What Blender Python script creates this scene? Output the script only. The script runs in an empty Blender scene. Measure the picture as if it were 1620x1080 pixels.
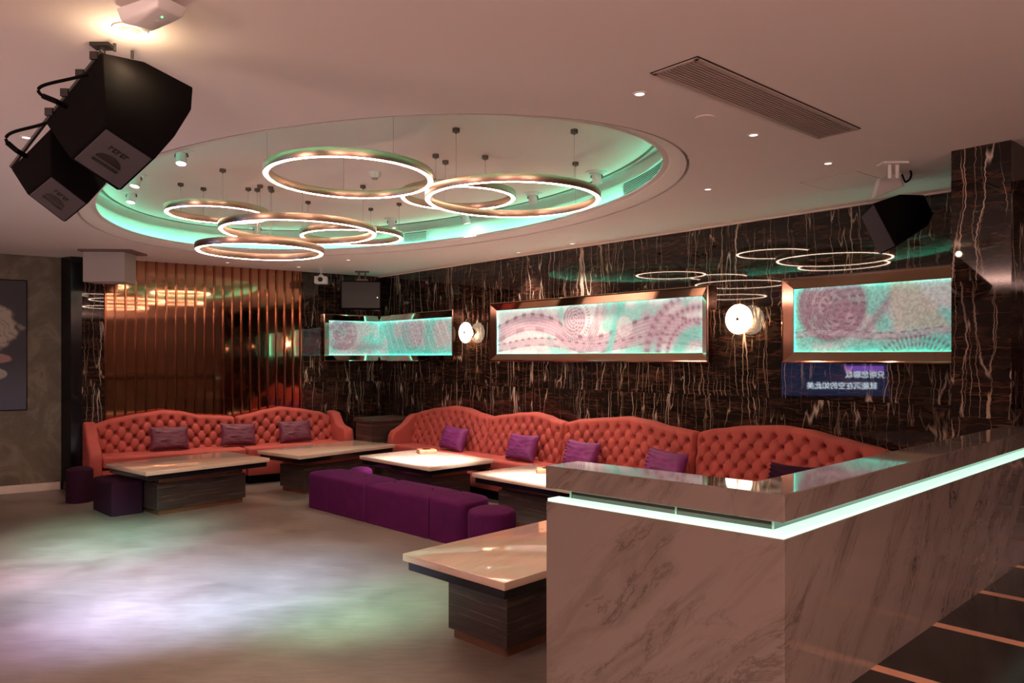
import bpy, bmesh, math, random
import numpy as np
from mathutils import Vector, Matrix, noise
random.seed(7)
PI = math.pi
scene = bpy.context.scene
col = scene.collection

# ------------------------------------------------------------------ camera
F, HOR, H = 1200.0, 566.0, 1.65          # focal length in px of a 1620 px wide frame, horizon row, eye height
cam_d = bpy.data.cameras.new('camera')
cam_d.sensor_width = 36.0
cam_d.lens = F / 1620 * 36
cam_d.shift_y = (HOR - 540) / 1620
cam_d.clip_start = 0.05
cam = bpy.data.objects.new('camera', cam_d)
cam.location = (0, 0, H)
cam.rotation_euler = (PI / 2, 0, 0)
col.objects.link(cam)
scene.camera = cam
scene.view_settings.view_transform = 'Standard'
scene.view_settings.look = 'None'
scene.view_settings.gamma = 1.0
scene.view_settings.use_curve_mapping = False
scene.view_settings.exposure = 0.95

# ------------------------------------------------------------------ world
world = bpy.data.worlds.new('world')
scene.world = world
world.use_nodes = True
world.node_tree.nodes['Background'].inputs[0].default_value = (0.02, 0.012, 0.01, 1)
world.node_tree.nodes['Background'].inputs[1].default_value = 1.0


def aim(o, target):
    o.rotation_euler = (Vector(target) - o.location).to_track_quat('-Z', 'Y').to_euler()


def lamp(name, kind, loc, energy, color, radius=0.1, target=None, angle=60, blend=0.6, size=None):
    d = bpy.data.lights.new(name, kind)
    d.energy = energy
    d.color = color
    if kind == 'AREA':
        d.size = size or 1.0
    else:
        d.shadow_soft_size = radius
    if kind == 'SPOT':
        d.spot_size = math.radians(angle)
        d.spot_blend = blend
    o = bpy.data.objects.new(name, d)
    o.location = loc
    col.objects.link(o)
    if target is not None:
        aim(o, target)
    return o


WARM = (1.0, 0.65, 0.56)
# added unseen fill lamps behind the camera, to brighten the ceiling
def uplight(loc, energy, size):
    o = lamp('fill_uplight', 'AREA', loc, energy, WARM, size=size)
    o.rotation_euler = (PI, 0, 0)
    return o


uplight((-5.5, 0.5, 1.8), 190, 1.0)
uplight((2.5, -2.4, 1.8), 270, 1.6)
uplight((-1.2, -2.6, 1.8), 250, 1.6)
# effect lights thrown on the dance floor
EFFECT_HEAD = (-2.6, 2.7, 2.75)
for (fx, fy, rgb, ang, en) in ((-2.2, 5.3, (0.44, 0.66, 1.0), 24, 2300), (-3.2, 5.6, (0.50, 0.64, 1.0), 20, 1100), (-1.6, 5.35, (0.36, 0.62, 1.0), 18, 1000),
                               (-3.2, 6.25, (0.58, 0.72, 1.0), 17, 1300), (-4.0, 6.1, (1.0, 0.58, 0.84), 13, 1000), (-4.0, 6.85, (0.16, 1.0, 0.66), 8, 1500),
                               (-3.35, 6.9, (0.20, 1.0, 0.66), 7, 1500), (-.95, 5.0, (0.30, 1.0, 0.72), 13, 1100), (-2.6, 4.75, (0.60, 0.44, 1.0), 17, 800)):
    lamp('effect_spot', 'SPOT', EFFECT_HEAD, en, rgb, 0.26, (fx, fy, 0), ang + 8, 1.0)


# ------------------------------------------------------------------ pixel / wall geometry
ZC = 2.91          # main ceiling
ZR = 3.20          # ceiling of the oval recess
ZA = 0.61          # raised aisle on the camera's side of the bar ledge


def P(px, py, z):
    d = (z - H) * F / (HOR - py)
    return Vector(((px - 810) / F * d, d, z))


def PD(px, py, d):
    return Vector(((px - 810) / F * d, d, H + (HOR - py) * d / F))


C = P(600.7, 437.8, ZC).xy
L = P(195, 410.8, ZC).xy
R_ = P(1504.8, 301.3, ZC).xy
UR = (R_ - C).normalized()
NR = Vector((UR.y, -UR.x))
UB = (L - C).normalized()
NB = Vector((-UB.y, UB.x))
if NR.dot(-C) < 0:
    NR = -NR
if NB.dot(-C) < 0:
    NB = -NB
RZ_R = math.atan2(-UR.y, -UR.x)      # local x runs against s, local y into the room
RZ_B = math.atan2(UB.y, UB.x)        # local x runs with t, local y into the room


def wr(s, n=0.0, z=0.0):
    p = C + s * UR + n * NR
    return Vector((p.x, p.y, z))


def wb(t, n=0.0, z=0.0):
    p = C + t * UB + n * NB
    return Vector((p.x, p.y, z))


# ------------------------------------------------------------------ node materials
def new_mat(name):
    m = bpy.data.materials.new(name)
    m.use_nodes = True
    nt = m.node_tree
    b = nt.nodes['Principled BSDF']
    return m, nt, b


def plain(name, rgb, rough=0.5, metal=0.0, emit=None, strength=0.0, coat=0.0, sheen=0.0, bump=None, vary=0.0, vscale=6.0):
    m, nt, b = new_mat(name)
    b.inputs['Base Color'].default_value = (*rgb, 1)
    b.inputs['Roughness'].default_value = rough
    b.inputs['Metallic'].default_value = metal
    if coat:
        b.inputs['Coat Weight'].default_value = coat
        b.inputs['Coat Roughness'].default_value = 0.05
    if sheen:
        b.inputs['Sheen Weight'].default_value = sheen
        b.inputs['Sheen Roughness'].default_value = 0.4
        b.inputs['Sheen Tint'].default_value = (min(1, rgb[0] * 2 + .2), min(1, rgb[1] * 2 + .1), min(1, rgb[2] * 2 + .1), 1)
    if emit:
        b.inputs['Emission Color'].default_value = (*emit, 1)
        b.inputs['Emission Strength'].default_value = strength
    if vary or bump:
        tc = nt.nodes.new('ShaderNodeTexCoord')
        n = nt.nodes.new('ShaderNodeTexNoise')
        n.inputs['Scale'].default_value = vscale
        n.inputs['Detail'].default_value = 5
        nt.links.new(tc.outputs['Object'], n.inputs['Vector'])
        if vary:
            r = nt.nodes.new('ShaderNodeValToRGB')
            r.color_ramp.elements[0].position = 0.3
            r.color_ramp.elements[1].position = 0.7
            r.color_ramp.elements[0].color = (*[c * (1 - vary) for c in rgb], 1)
            r.color_ramp.elements[1].color = (*[min(1, c * (1 + vary)) for c in rgb], 1)
            nt.links.new(n.outputs['Fac'], r.inputs['Fac'])
            nt.links.new(r.outputs['Color'], b.inputs['Base Color'])
        if bump:
            n2 = nt.nodes.new('ShaderNodeTexNoise')
            n2.inputs['Scale'].default_value = bump[0]
            n2.inputs['Detail'].default_value = 3
            nt.links.new(tc.outputs['Object'], n2.inputs['Vector'])
            bp = nt.nodes.new('ShaderNodeBump')
            bp.inputs['Strength'].default_value = bump[1]
            bp.inputs['Distance'].default_value = 0.01
            nt.links.new(n2.outputs['Fac'], bp.inputs['Height'])
            nt.links.new(bp.outputs['Normal'], b.inputs['Normal'])
    return m


class NB_:
    """small helper for node graphs"""
    def __init__(s, nt):
        s.nt = nt

    def n(s, t, **kw):
        x = s.nt.nodes.new(t)
        for k, v in kw.items():
            setattr(x, k, v)
        return x

    def link(s, a, b):
        s.nt.links.new(a, b)

    def math(s, op, a, b=None, clamp=False):
        x = s.n('ShaderNodeMath', operation=op)
        x.use_clamp = clamp
        for i, v in enumerate((a, b)):
            if v is None:
                continue
            if isinstance(v, (int, float)):
                x.inputs[i].default_value = v
            else:
                s.link(v, x.inputs[i])
        return x.outputs[0]

    def vec(s, x, y, z=0.0):
        c = s.n('ShaderNodeCombineXYZ')
        for i, v in enumerate((x, y, z)):
            if isinstance(v, (int, float)):
                c.inputs[i].default_value = v
            else:
                s.link(v, c.inputs[i])
        return c.outputs[0]

    def noise(s, v, scale=1.0, detail=4, rough=0.5, dist=0.0):
        x = s.n('ShaderNodeTexNoise')
        s.link(v, x.inputs['Vector'])
        x.inputs['Scale'].default_value = scale
        x.inputs['Detail'].default_value = detail
        x.inputs['Roughness'].default_value = rough
        x.inputs['Distortion'].default_value = dist
        return x.outputs['Fac']

    def ramp(s, fac, *stops):
        x = s.n('ShaderNodeValToRGB')
        e = x.color_ramp.elements
        while len(e) < len(stops):
            e.new(0.5)
        for i, (p, c) in enumerate(stops):
            e[i].position = p
            if isinstance(c, (int, float)):
                c = (c, c, c)
            e[i].color = (*c, 1)
        s.link(fac, x.inputs['Fac'])
        return x.outputs['Color']

    def mix(s, fac, a, b, mode='MIX'):
        x = s.n('ShaderNodeMix', data_type='RGBA', blend_type=mode)
        if isinstance(fac, (int, float)):
            x.inputs[0].default_value = fac
        else:
            s.link(fac, x.inputs[0])
        for i, v in ((6, a), (7, b)):
            if isinstance(v, tuple):
                x.inputs[i].default_value = (*v, 1)
            else:
                s.link(v, x.inputs[i])
        return x.outputs[2]

    def uv(s):
        t = s.n('ShaderNodeTexCoord')
        sp = s.n('ShaderNodeSeparateXYZ')
        s.link(t.outputs['UV'], sp.inputs[0])
        return sp.outputs[0], sp.outputs[1]


def dark_marble():
    m, nt, b = new_mat('dark_marble')
    g = NB_(nt)
    u, v = g.uv()
    pan = g.math('FLOOR', g.math('DIVIDE', g.math('ADD', v, 0.35), 0.82))
    pu = g.math('FLOOR', g.math('DIVIDE', u, 1.62))
    off = g.math('ADD', g.math('MULTIPLY', pan, 7.31), g.math('MULTIPLY', pu, 3.17))
    uu = g.math('ADD', u, off)
    # wandering vertical veins
    wig = g.noise(g.vec(g.math('MULTIPLY', uu, 1.5), g.math('MULTIPLY', v, 8.0), off), 1.0, 5, 0.6)
    ux = g.math('ADD', uu, g.math('MULTIPLY', g.math('SUBTRACT', wig, 0.5), 0.07))
    n1 = g.noise(g.vec(g.math('MULTIPLY', ux, 6.0), g.math('MULTIPLY', v, 0.45), off), 1.0, 1.5, 0.5)
    v1 = g.ramp(n1, (0.491, 0.0), (0.5, 0.9), (0.509, 0.0))
    n1b = g.noise(g.vec(g.math('MULTIPLY', ux, 11.0), g.math('MULTIPLY', v, 0.9), g.math('ADD', off, 5.0)), 1.0, 1.5, 0.5)
    v1b = g.ramp(n1b, (0.490, 0.0), (0.5, 1.0), (0.510, 0.0))
    msk = g.noise(g.vec(g.math('MULTIPLY', uu, 2.1), g.math('MULTIPLY', v, 1.3), g.math('ADD', off, 9.0)), 1.0, 3, 0.6)
    mk = g.ramp(msk, (0.38, 0.0), (0.54, 1.0))
    msk2 = g.noise(g.vec(g.math('MULTIPLY', uu, 2.6), g.math('MULTIPLY', v, 2.2), g.math('ADD', off, 19.0)), 1.0, 3, 0.6)
    mk2 = g.ramp(msk2, (0.38, 0.0), (0.56, 1.0))
    # short horizontal red-brown threads
    wv = g.math('ADD', v, g.math('MULTIPLY', g.math('SUBTRACT', g.noise(g.vec(g.math('MULTIPLY', uu, 6.0), g.math('MULTIPLY', v, 6.0), off), 1.0, 3), 0.5), 0.06))
    n2 = g.noise(g.vec(g.math('MULTIPLY', uu, 1.6), g.math('MULTIPLY', wv, 16.0), g.math('ADD', off, 2.0)), 1.0, 3, 0.55)
    v2 = g.ramp(n2, (0.482, 0.0), (0.5, 1.0), (0.518, 0.0))
    base = g.ramp(g.noise(g.vec(g.math('MULTIPLY', uu, 4.0), g.math('MULTIPLY', v, 9.0), off), 1.0, 6, 0.72),
                  (0.3, (0.006, 0.005, 0.0045)), (0.52, (0.016, 0.010, 0.008)), (0.72, (0.050, 0.028, 0.019)))
    c = g.mix(g.math('MULTIPLY', v2, g.math('MULTIPLY', msk2, 0.9)), base, (0.17, 0.058, 0.034))
    c = g.mix(g.math('MULTIPLY', v1b, mk2), c, (0.42, 0.30, 0.22))
    c = g.mix(g.math('MULTIPLY', v1, mk), c, (0.62, 0.50, 0.42))
    # hairline slab joints
    fr = g.math('FRACT', g.math('DIVIDE', g.math('ADD', v, 0.35), 0.82))
    j = g.math('LESS_THAN', fr, 0.004)
    c = g.mix(j, c, (0.004, 0.003, 0.003))
    g.link(c, b.inputs['Base Color'])
    b.inputs['Roughness'].default_value = 0.022
    b.inputs['Specular IOR Level'].default_value = 0.5
    return m


def white_marble(name, base, vein, gain=1.0, ang=40, rough=0.12):
    m, nt, b = new_mat(name)
    g = NB_(nt)
    u, v = g.uv()
    a = math.radians(ang)
    p = g.math('ADD', g.math('MULTIPLY', u, math.cos(a)), g.math('MULTIPLY', v, math.sin(a)))
    q = g.math('SUBTRACT', g.math('MULTIPLY', v, math.cos(a)), g.math('MULTIPLY', u, math.sin(a)))
    n1 = g.noise(g.vec(g.math('MULTIPLY', p, 0.9), g.math('MULTIPLY', q, 4.5)), 1.0, 6, 0.6, 0.5)
    n2 = g.noise(g.vec(g.math('MULTIPLY', p, 2.2), g.math('MULTIPLY', q, 6.0), 4.0), 1.0, 7, 0.68, 0.9)
    w1 = g.ramp(n1, (0.46, 0.0), (0.54, 0.55), (0.58, 0.15), (0.68, 0.6))
    w2 = g.ramp(n2, (0.475, 0.0), (0.5, 0.9), (0.52, 0.0))
    mk = g.ramp(n1, (0.40, 0.0), (0.56, 1.0))
    w = g.math('MULTIPLY', g.math('ADD', g.math('MULTIPLY', w1, 0.8), g.math('MULTIPLY', g.math('MULTIPLY', w2, mk), 0.8), clamp=True), gain)
    c = g.mix(w, base, vein)
    g.link(c, b.inputs['Base Color'])
    b.inputs['Roughness'].default_value = rough
    return m


def striped_wood():
    m, nt, b = new_mat('striped_ebony')
    g = NB_(nt)
    u, v = g.uv()
    wob = g.noise(g.vec(g.math('MULTIPLY', u, 1.3), g.math('MULTIPLY', v, 3.0)), 1.0, 2)
    vv = g.math('ADD', v, g.math('MULTIPLY', wob, 0.05))
    n1 = g.noise(g.vec(g.math('MULTIPLY', u, 0.8), g.math('MULTIPLY', vv, 21.0)), 1.0, 6, 0.68)
    n2 = g.noise(g.vec(g.math('MULTIPLY', u, 2.0), g.math('MULTIPLY', vv, 170.0)), 1.0, 2, 0.6)
    c = g.ramp(n1, (0.30, (0.010, 0.006, 0.005)), (0.43, (0.045, 0.029, 0.025)), (0.52, (0.012, 0.008, 0.007)), (0.62, (0.15, 0.105, 0.09)), (0.68, (0.03, 0.019, 0.017)), (0.8, (0.10, 0.068, 0.058)))
    c2 = g.mix(0.35, c, g.ramp(n2, (0.3, (0.006, 0.004, 0.0035)), (0.7, (0.085, 0.058, 0.05))))
    g.link(c2, b.inputs['Base Color'])
    b.inputs['Roughness'].default_value = 0.28
    return m


def stone_floor():
    m, nt, b = new_mat('floor_stone')
    g = NB_(nt)
    u, v = g.uv()
    n1 = g.noise(g.vec(u, v), 1.7, 6, 0.65, 0.3)
    n2 = g.noise(g.vec(g.math('MULTIPLY', u, 5.0), g.math('MULTIPLY', v, 22.0)), 1.0, 5, 0.7)
    c = g.ramp(n1, (0.30, (0.110, 0.087, 0.072)), (0.5, (0.155, 0.124, 0.103)), (0.72, (0.205, 0.167, 0.142)))
    c = g.mix(0.25, c, g.ramp(n2, (0.35, (0.08, 0.064, 0.054)), (0.65, (0.26, 0.21, 0.18))))
    g.link(c, b.inputs['Base Color'])
    g.link(g.ramp(n1, (0.3, 0.30), (0.7, 0.46)), b.inputs['Roughness'])
    return m


def tile_aisle():
    m, nt, b = new_mat('aisle_tiles')
    g = NB_(nt)
    u, v = g.uv()
    fu = g.math('FRACT', g.math('DIVIDE', u, 0.60))
    fv = g.math('FRACT', g.math('DIVIDE', g.math('ADD', v, 0.0), 2.4))
    s = g.math('MAXIMUM', g.math('LESS_THAN', fu, 0.092), g.math('LESS_THAN', fv, 0.023))
    n = g.noise(g.vec(u, v), 3.0, 5, 0.6)
    dark = g.ramp(n, (0.35, (0.012, 0.011, 0.010)), (0.7, (0.03, 0.027, 0.024)))
    c = g.mix(s, dark, (0.62, 0.34, 0.22))
    g.link(c, b.inputs['Base Color'])
    b.inputs['Roughness'].default_value = 0.16
    return m


def wall_plaster():
    m, nt, b = new_mat('olive_plaster')
    g = NB_(nt)
    u, v = g.uv()
    n1 = g.noise(g.vec(u, v), 2.2, 8, 0.7, 1.2)
    c = g.ramp(n1, (0.3, (0.066, 0.050, 0.028)), (0.5, (0.10, 0.078, 0.046)), (0.62, (0.16, 0.126, 0.085)), (0.75, (0.08, 0.06, 0.037)))
    g.link(c, b.inputs['Base Color'])
    b.inputs['Roughness'].default_value = 0.4
    return m


def attr_mat(name, rough=0.6, emit=0.0):
    m, nt, b = new_mat(name)
    a = nt.nodes.new('ShaderNodeAttribute')
    a.attribute_name = 'paint'
    nt.links.new(a.outputs['Color'], b.inputs['Base Color'])
    b.inputs['Roughness'].default_value = rough
    if emit:
        nt.links.new(a.outputs['Color'], b.inputs['Emission Color'])
        b.inputs['Emission Strength'].default_value = emit
    return m


M = {}
M['dark_marble'] = dark_marble()
M['bar_marble'] = white_marble('bar_marble', (0.185, 0.150, 0.133), (0.062, 0.045, 0.036), 0.75, 44, 0.04)
M['top_marble'] = white_marble('table_marble', (0.56, 0.42, 0.33), (0.40, 0.28, 0.21), 0.55, 8, 0.08)
M['wood'] = striped_wood()
M['floor'] = stone_floor()
M['aisle'] = tile_aisle()
M['plaster'] = wall_plaster()
M['ceiling'] = plain('ceiling_paint', (0.82, 0.72, 0.68), 0.75)
M['house_wall'] = plain('house_wall_paint', (0.045, 0.03, 0.024), 0.6)
M['copper'] = plain('copper_mirror', (0.46, 0.235, 0.145), 0.045, 1.0)
M['copper_dark'] = plain('copper_dark', (0.34, 0.13, 0.07), 0.12, 1.0)
M['bronze'] = plain('bronze_mirror', (0.42, 0.26, 0.19), 0.06, 1.0)
M['bronze_brushed'] = plain('brushed_bronze', (0.55, 0.38, 0.28), 0.30, 1.0)
M['bronze_wood'] = plain('bronze_trim', (0.30, 0.15, 0.085), 0.25, 0.8)
M['velvet'] = plain('coral_velvet', (0.36, 0.058, 0.046), 0.75, sheen=0.15, bump=(90, 0.25), vary=0.12, vscale=4)
M['velvet_dark'] = plain('maroon_velvet', (0.13, 0.016, 0.018), 0.8, sheen=0.2)
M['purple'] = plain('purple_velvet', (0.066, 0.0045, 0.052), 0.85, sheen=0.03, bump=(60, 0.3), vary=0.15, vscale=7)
M['purple_dim'] = plain('plum_shaded_velvet', (0.024, 0.004, 0.016), 0.85, sheen=0.02, vary=0.15)  # plum velvet; also purple stool and cushion with their shade in the colour
M['cushion'] = plain('violet_silk', (0.16, 0.014, 0.125), 0.6, sheen=0.08, bump=(30, 0.3), vary=0.2, vscale=9)
M['cushion_plum'] = plain('plum_silk', (0.12, 0.022, 0.052), 0.55, sheen=0.12, bump=(30, 0.3), vary=0.2, vscale=9)
for _k in ('purple', 'purple_dim'):
    M[_k].node_tree.nodes['Principled BSDF'].inputs['Specular IOR Level'].default_value = 0.15
M['black'] = plain('black_paint', (0.006, 0.005, 0.005), 0.85, bump=(300, 0.2))
M['black'].node_tree.nodes['Principled BSDF'].inputs['Specular IOR Level'].default_value = 0.02
M['black_gloss'] = plain('black_gloss', (0.006, 0.006, 0.008), 0.12)
M['grille'] = plain('speaker_mesh', (0.060, 0.054, 0.066), 0.7, 0.1, bump=(500, 0.5))
M['dark_metal'] = plain('dark_metal', (0.14, 0.10, 0.085), 0.45, 0.4)
M['rig'] = plain('rigging_steel', (0.025, 0.02, 0.018), 0.5, 0.3)
M['wire'] = plain('steel_wire', (0.35, 0.28, 0.25), 0.4, 0.8)
M['white'] = plain('white_plastic', (0.75, 0.72, 0.70), 0.4)
M['grey'] = plain('grey_paint', (0.42, 0.37, 0.34), 0.6)
M['brown'] = plain('brown_board', (0.16, 0.085, 0.065), 0.6)
M['vent'] = plain('vent_brown', (0.44, 0.33, 0.29), 0.5)
M['vent_deep'] = plain('vent_deep', (0.02, 0.013, 0.012), 0.9)
M['base'] = plain('baseboard_marble', (0.55, 0.48, 0.42), 0.25, vary=0.1)
M['ash'] = plain('ashtray_copper', (0.32, 0.13, 0.07), 0.5, 0.1, vary=0.2, vscale=20)
M['ring_glow'] = plain('ring_diffuser', (1, 0.9, 0.8), 0.5, emit=(1.0, 0.68, 0.50), strength=24.0)
M['cove_led'] = plain('cove_led', (0.2, 1, 0.7), 0.5, emit=(0.13, 1.0, 0.66), strength=18.0)
M['art_led'] = plain('art_led', (0.2, 1, 0.8), 0.5, emit=(0.13, 0.95, 0.72), strength=18.0)
M['bar_led'] = plain('ledge_acrylic', (0.6, 1, 0.8), 0.3, emit=(0.60, 1.0, 0.78), strength=0.52)
M['green_glass'] = plain('green_glass', (0.004, 0.02, 0.012), 0.04, coat=1.0)
M['glass_edge'] = plain('glass_edge', (0.45, 0.75, 0.6), 0.1)
M['sconce_glow'] = plain('sconce_glass', (1, 0.9, 0.8), 0.4, emit=(1.0, 0.80, 0.58), strength=2.4)
M['spot_glow'] = plain('spot_lens', (1, 1, 1), 0.4, emit=(0.80, 0.90, 1.0), strength=14.0)
M['down_glow'] = plain('downlight_lens', (1, 1, 1), 0.4, emit=(1.0, 0.85, 0.72), strength=1.2)
M['green_led'] = plain('indicator_led', (0.2, 1, 0.4), 0.4, emit=(0.15, 1.0, 0.35), strength=1.2)
M['blue_screen'] = plain('screen_blue', (0.02, 0.03, 0.1), 0.5, emit=(0.07, 0.15, 0.42), strength=0.9)
M['screen_text'] = plain('screen_text', (0.8, 0.9, 1), 0.5, emit=(0.75, 0.88, 1.0), strength=11.0)
M['screen_pink'] = plain('screen_pink', (0.8, 0.3, 1), 0.5, emit=(0.35, 0.15, 0.95), strength=4.0)
M['paint'] = attr_mat('printed_panel', 0.45)
M['paint_art'] = attr_mat('glowing_print', 0.45, 0.20)  # added emission stands in for the edge strips' light on the print


# ------------------------------------------------------------------ mesh helpers
class MB:
    def __init__(s):
        s.bm = bmesh.new()

    def add(s, verts, faces):
        vs = [s.bm.verts.new(v) for v in verts]
        for f in faces:
            try:
                s.bm.faces.new([vs[i] for i in f])
            except ValueError:
                pass
        return vs

    def box(s, c, d, rz=0.0, bev=0.0, seg=2, rot=None):
        tmp = bmesh.new()
        bmesh.ops.create_cube(tmp, size=1.0)
        for v in tmp.verts:
            v.co = Vector((v.co.x * d[0], v.co.y * d[1], v.co.z * d[2]))
        if bev:
            bmesh.ops.bevel(tmp, geom=list(tmp.edges), offset=bev, segments=seg, profile=0.5, affect='EDGES')
        mt = Matrix.Translation(Vector(c)) @ (rot.to_matrix().to_4x4() if rot else Matrix.Rotation(rz, 4, 'Z'))
        s.merge(tmp, mt)
        return s

    def merge(s, tmp, mt=None):
        if mt is not None:
            tmp.transform(mt)
        me = bpy.data.meshes.new('t')
        tmp.to_mesh(me)
        tmp.free()
        s.bm.from_mesh(me)
        bpy.data.meshes.remove(me)

    def cyl(s, a, b, r, r2=None, seg=20, cap=True):
        a, b = Vector(a), Vector(b)
        r2 = r if r2 is None else r2
        d = b - a
        q = d.to_track_quat('Z', 'Y')
        tmp = bmesh.new()
        bmesh.ops.create_cone(tmp, cap_ends=cap, segments=seg, radius1=r, radius2=r2, depth=d.length)
        s.merge(tmp, Matrix.Translation((a + b) / 2) @ q.to_matrix().to_4x4())
        return s

    def lathe(s, prof, seg=48, close=False, mt=None):
        """prof: list of (r, z)"""
        n = len(prof)
        vs, fs = [], []
        for i in range(seg):
            a = 2 * PI * i / seg
            for r, z in prof:
                vs.append(Vector((r * math.cos(a), r * math.sin(a), z)))
        rng = n if close else n - 1
        for i in range(seg):
            j = (i + 1) % seg
            for k in range(rng):
                k2 = (k + 1) % n
                fs.append((i * n + k, j * n + k, j * n + k2, i * n + k2))
        if mt is not None:
            vs = [mt @ v for v in vs]
        s.add(vs, fs)
        bmesh.ops.remove_doubles(s.bm, verts=s.bm.verts, dist=1e-6)
        return s

    def tube(s, pts, r, seg=10):
        pts = [Vector(p) for p in pts]
        vs, fs = [], []
        n = len(pts)
        for i, p in enumerate(pts):
            d = (pts[min(i + 1, n - 1)] - pts[max(i - 1, 0)]).normalized()
            q = d.to_track_quat('Z', 'Y')
            for k in range(seg):
                a = 2 * PI * k / seg
                vs.append(p + q @ Vector((r * math.cos(a), r * math.sin(a), 0)))
        for i in range(n - 1):
            for k in range(seg):
                k2 = (k + 1) % seg
                fs.append((i * seg + k, i * seg + k2, (i + 1) * seg + k2, (i + 1) * seg + k))
        fs.append(tuple(range(seg))[::-1])
        fs.append(tuple(range((n - 1) * seg, n * seg)))
        s.add(vs, fs)
        return s

    def prism(s, poly, z0, z1, bev=0.0, seg=2, mt=None):
        """poly: list of (x,y); extruded along z"""
        tmp = bmesh.new()
        lo = [tmp.verts.new((x, y, z0)) for x, y in poly]
        hi = [tmp.verts.new((x, y, z1)) for x, y in poly]
        tmp.faces.new(lo[::-1])
        tmp.faces.new(hi)
        for i in range(len(poly)):
            j = (i + 1) % len(poly)
            tmp.faces.new((lo[i], lo[j], hi[j], hi[i]))
        bmesh.ops.recalc_face_normals(tmp, faces=tmp.faces)
        if bev:
            bmesh.ops.bevel(tmp, geom=list(tmp.edges), offset=bev, segments=seg, profile=0.5, affect='EDGES')
        s.merge(tmp, mt)
        return s

    def hull(s, pts, bev=0.0, seg=2):
        tmp = bmesh.new()
        for p in pts:
            tmp.verts.new(p)
        r = bmesh.ops.convex_hull(tmp, input=tmp.verts)
        junk = [e for e in r['geom_interior'] if isinstance(e, bmesh.types.BMVert)]
        if junk:
            bmesh.ops.delete(tmp, geom=junk, context='VERTS')
        bmesh.ops.dissolve_limit(tmp, angle_limit=math.radians(4), verts=tmp.verts, edges=tmp.edges)
        if bev:
            bmesh.ops.bevel(tmp, geom=list(tmp.edges), offset=bev, segments=seg, profile=0.5, affect='EDGES')
        s.merge(tmp)
        return s

    def grid(s, P3, close_u=False):
        """P3: array [nu][nv] of points"""
        nu, nv = len(P3), len(P3[0])
        vs = [Vector(P3[i][j]) for i in range(nu) for j in range(nv)]
        fs = []
        for i in range(nu - 1 if not close_u else nu):
            i2 = (i + 1) % nu
            for j in range(nv - 1):
                fs.append((i * nv + j, i2 * nv + j, i2 * nv + j + 1, i * nv + j + 1))
        s.add(vs, fs)
        return s


def link_mesh(name, mb, mat, parent=None, smooth=False, loc=None, rz=0.0, flip=True, auto=True):
    bm = mb.bm
    if flip:
        bmesh.ops.recalc_face_normals(bm, faces=bm.faces)
    uv = bm.loops.layers.uv.new('UVMap')
    for f in bm.faces:
        n = f.normal
        if abs(n.z) > 0.7:
            for l in f.loops:
                l[uv].uv = (l.vert.co.x, l.vert.co.y)
        else:
            t = Vector((-n.y, n.x))
            if t.length > 1e-6:
                t.normalize()
            for l in f.loops:
                l[uv].uv = (l.vert.co.x * t.x + l.vert.co.y * t.y, l.vert.co.z)
        if smooth:
            f.smooth = True
    if smooth:
        for e in bm.edges:
            if len(e.link_faces) == 2 and e.calc_face_angle(0) > math.radians(42):
                e.smooth = False
    me = bpy.data.meshes.new(name)
    bm.to_mesh(me)
    bm.free()
    me.materials.append(mat)
    o = bpy.data.objects.new(name, me)
    col.objects.link(o)
    if parent is not None:
        o.parent = parent
    if loc is not None:
        o.location = loc
        o.rotation_euler = (0, 0, rz)
    return o


def part(name, mb, mat, parent, smooth=False, label=None):
    o = link_mesh(name, mb, mat, parent, smooth)
    if label:
        o['label'] = label
    return o


def thing(name, label, cat, loc=(0, 0, 0), rz=0.0, group=None):
    o = bpy.data.objects.new(name, None)
    o.empty_display_size = 0.1
    o.location = loc
    o.rotation_euler = (0, 0, rz)
    col.objects.link(o)
    o['label'] = label
    o['category'] = cat
    if group:
        o['group'] = group
    return o


def tag(o, label, cat, group=None):
    o['label'] = label
    o['category'] = cat
    if group:
        o['group'] = group
    return o


def struct(name, mb, mat, smooth=False):
    o = link_mesh(name, mb, mat, None, smooth)
    o['kind'] = 'structure'
    return o


def dup(root, loc, rz, label, group=None):
    r = root.copy()
    col.objects.link(r)
    r.location = loc
    r.rotation_euler = (0, 0, rz)
    r['label'] = label
    if group:
        r['group'] = group
    for ch in list(root.children):
        c = ch.copy()
        col.objects.link(c)
        c.parent = r
        for gch in list(ch.children):
            d = gch.copy()
            col.objects.link(d)
            d.parent = c
    return r


# ------------------------------------------------------------------ room shell
# floor
mb = MB()
mb.add([(-10, -5, 0), (9, -5, 0), (9, 14, 0), (-10, 14, 0)], [(0, 1, 2, 3)])
struct('floor', mb, M['floor'])

# bar ledge axes (needed for the raised aisle)
BC = P(1241, 782.7, 1.2668).xy                 # outer corner of the ledge
BD = Vector((1265, 1200)).normalized()         # long side, runs away to the right
BE = P(864, 736.3, 1.2668).xy                  # end of the short side
BL = (BE - BC)
BLEN = BL.length
BL.normalize()

mb = MB()
A0 = BC + 0.008 * BD
far = BC + BD * 6.5
back = BC - BD * 5.5
side = Vector((BD.y, -BD.x))
poly = [A0, far, far + side * 6, back + side * 6, back]
rot_a = math.atan2(BD.y, BD.x)
org = Vector((BC.x, BC.y, 0))


def to_local(p, o, rz):
    d = Vector((p[0] - o[0], p[1] - o[1]))
    c, s_ = math.cos(-rz), math.sin(-rz)
    return (d.x * c - d.y * s_, d.x * s_ + d.y * c)


poly_l = [to_local(p, org, rot_a) for p in poly]
mb.prism(poly_l, 0.0, ZA)
o = struct('floor_aisle', mb, M['aisle'])
o.location = org
o.rotation_euler = (0, 0, rot_a)

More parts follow.
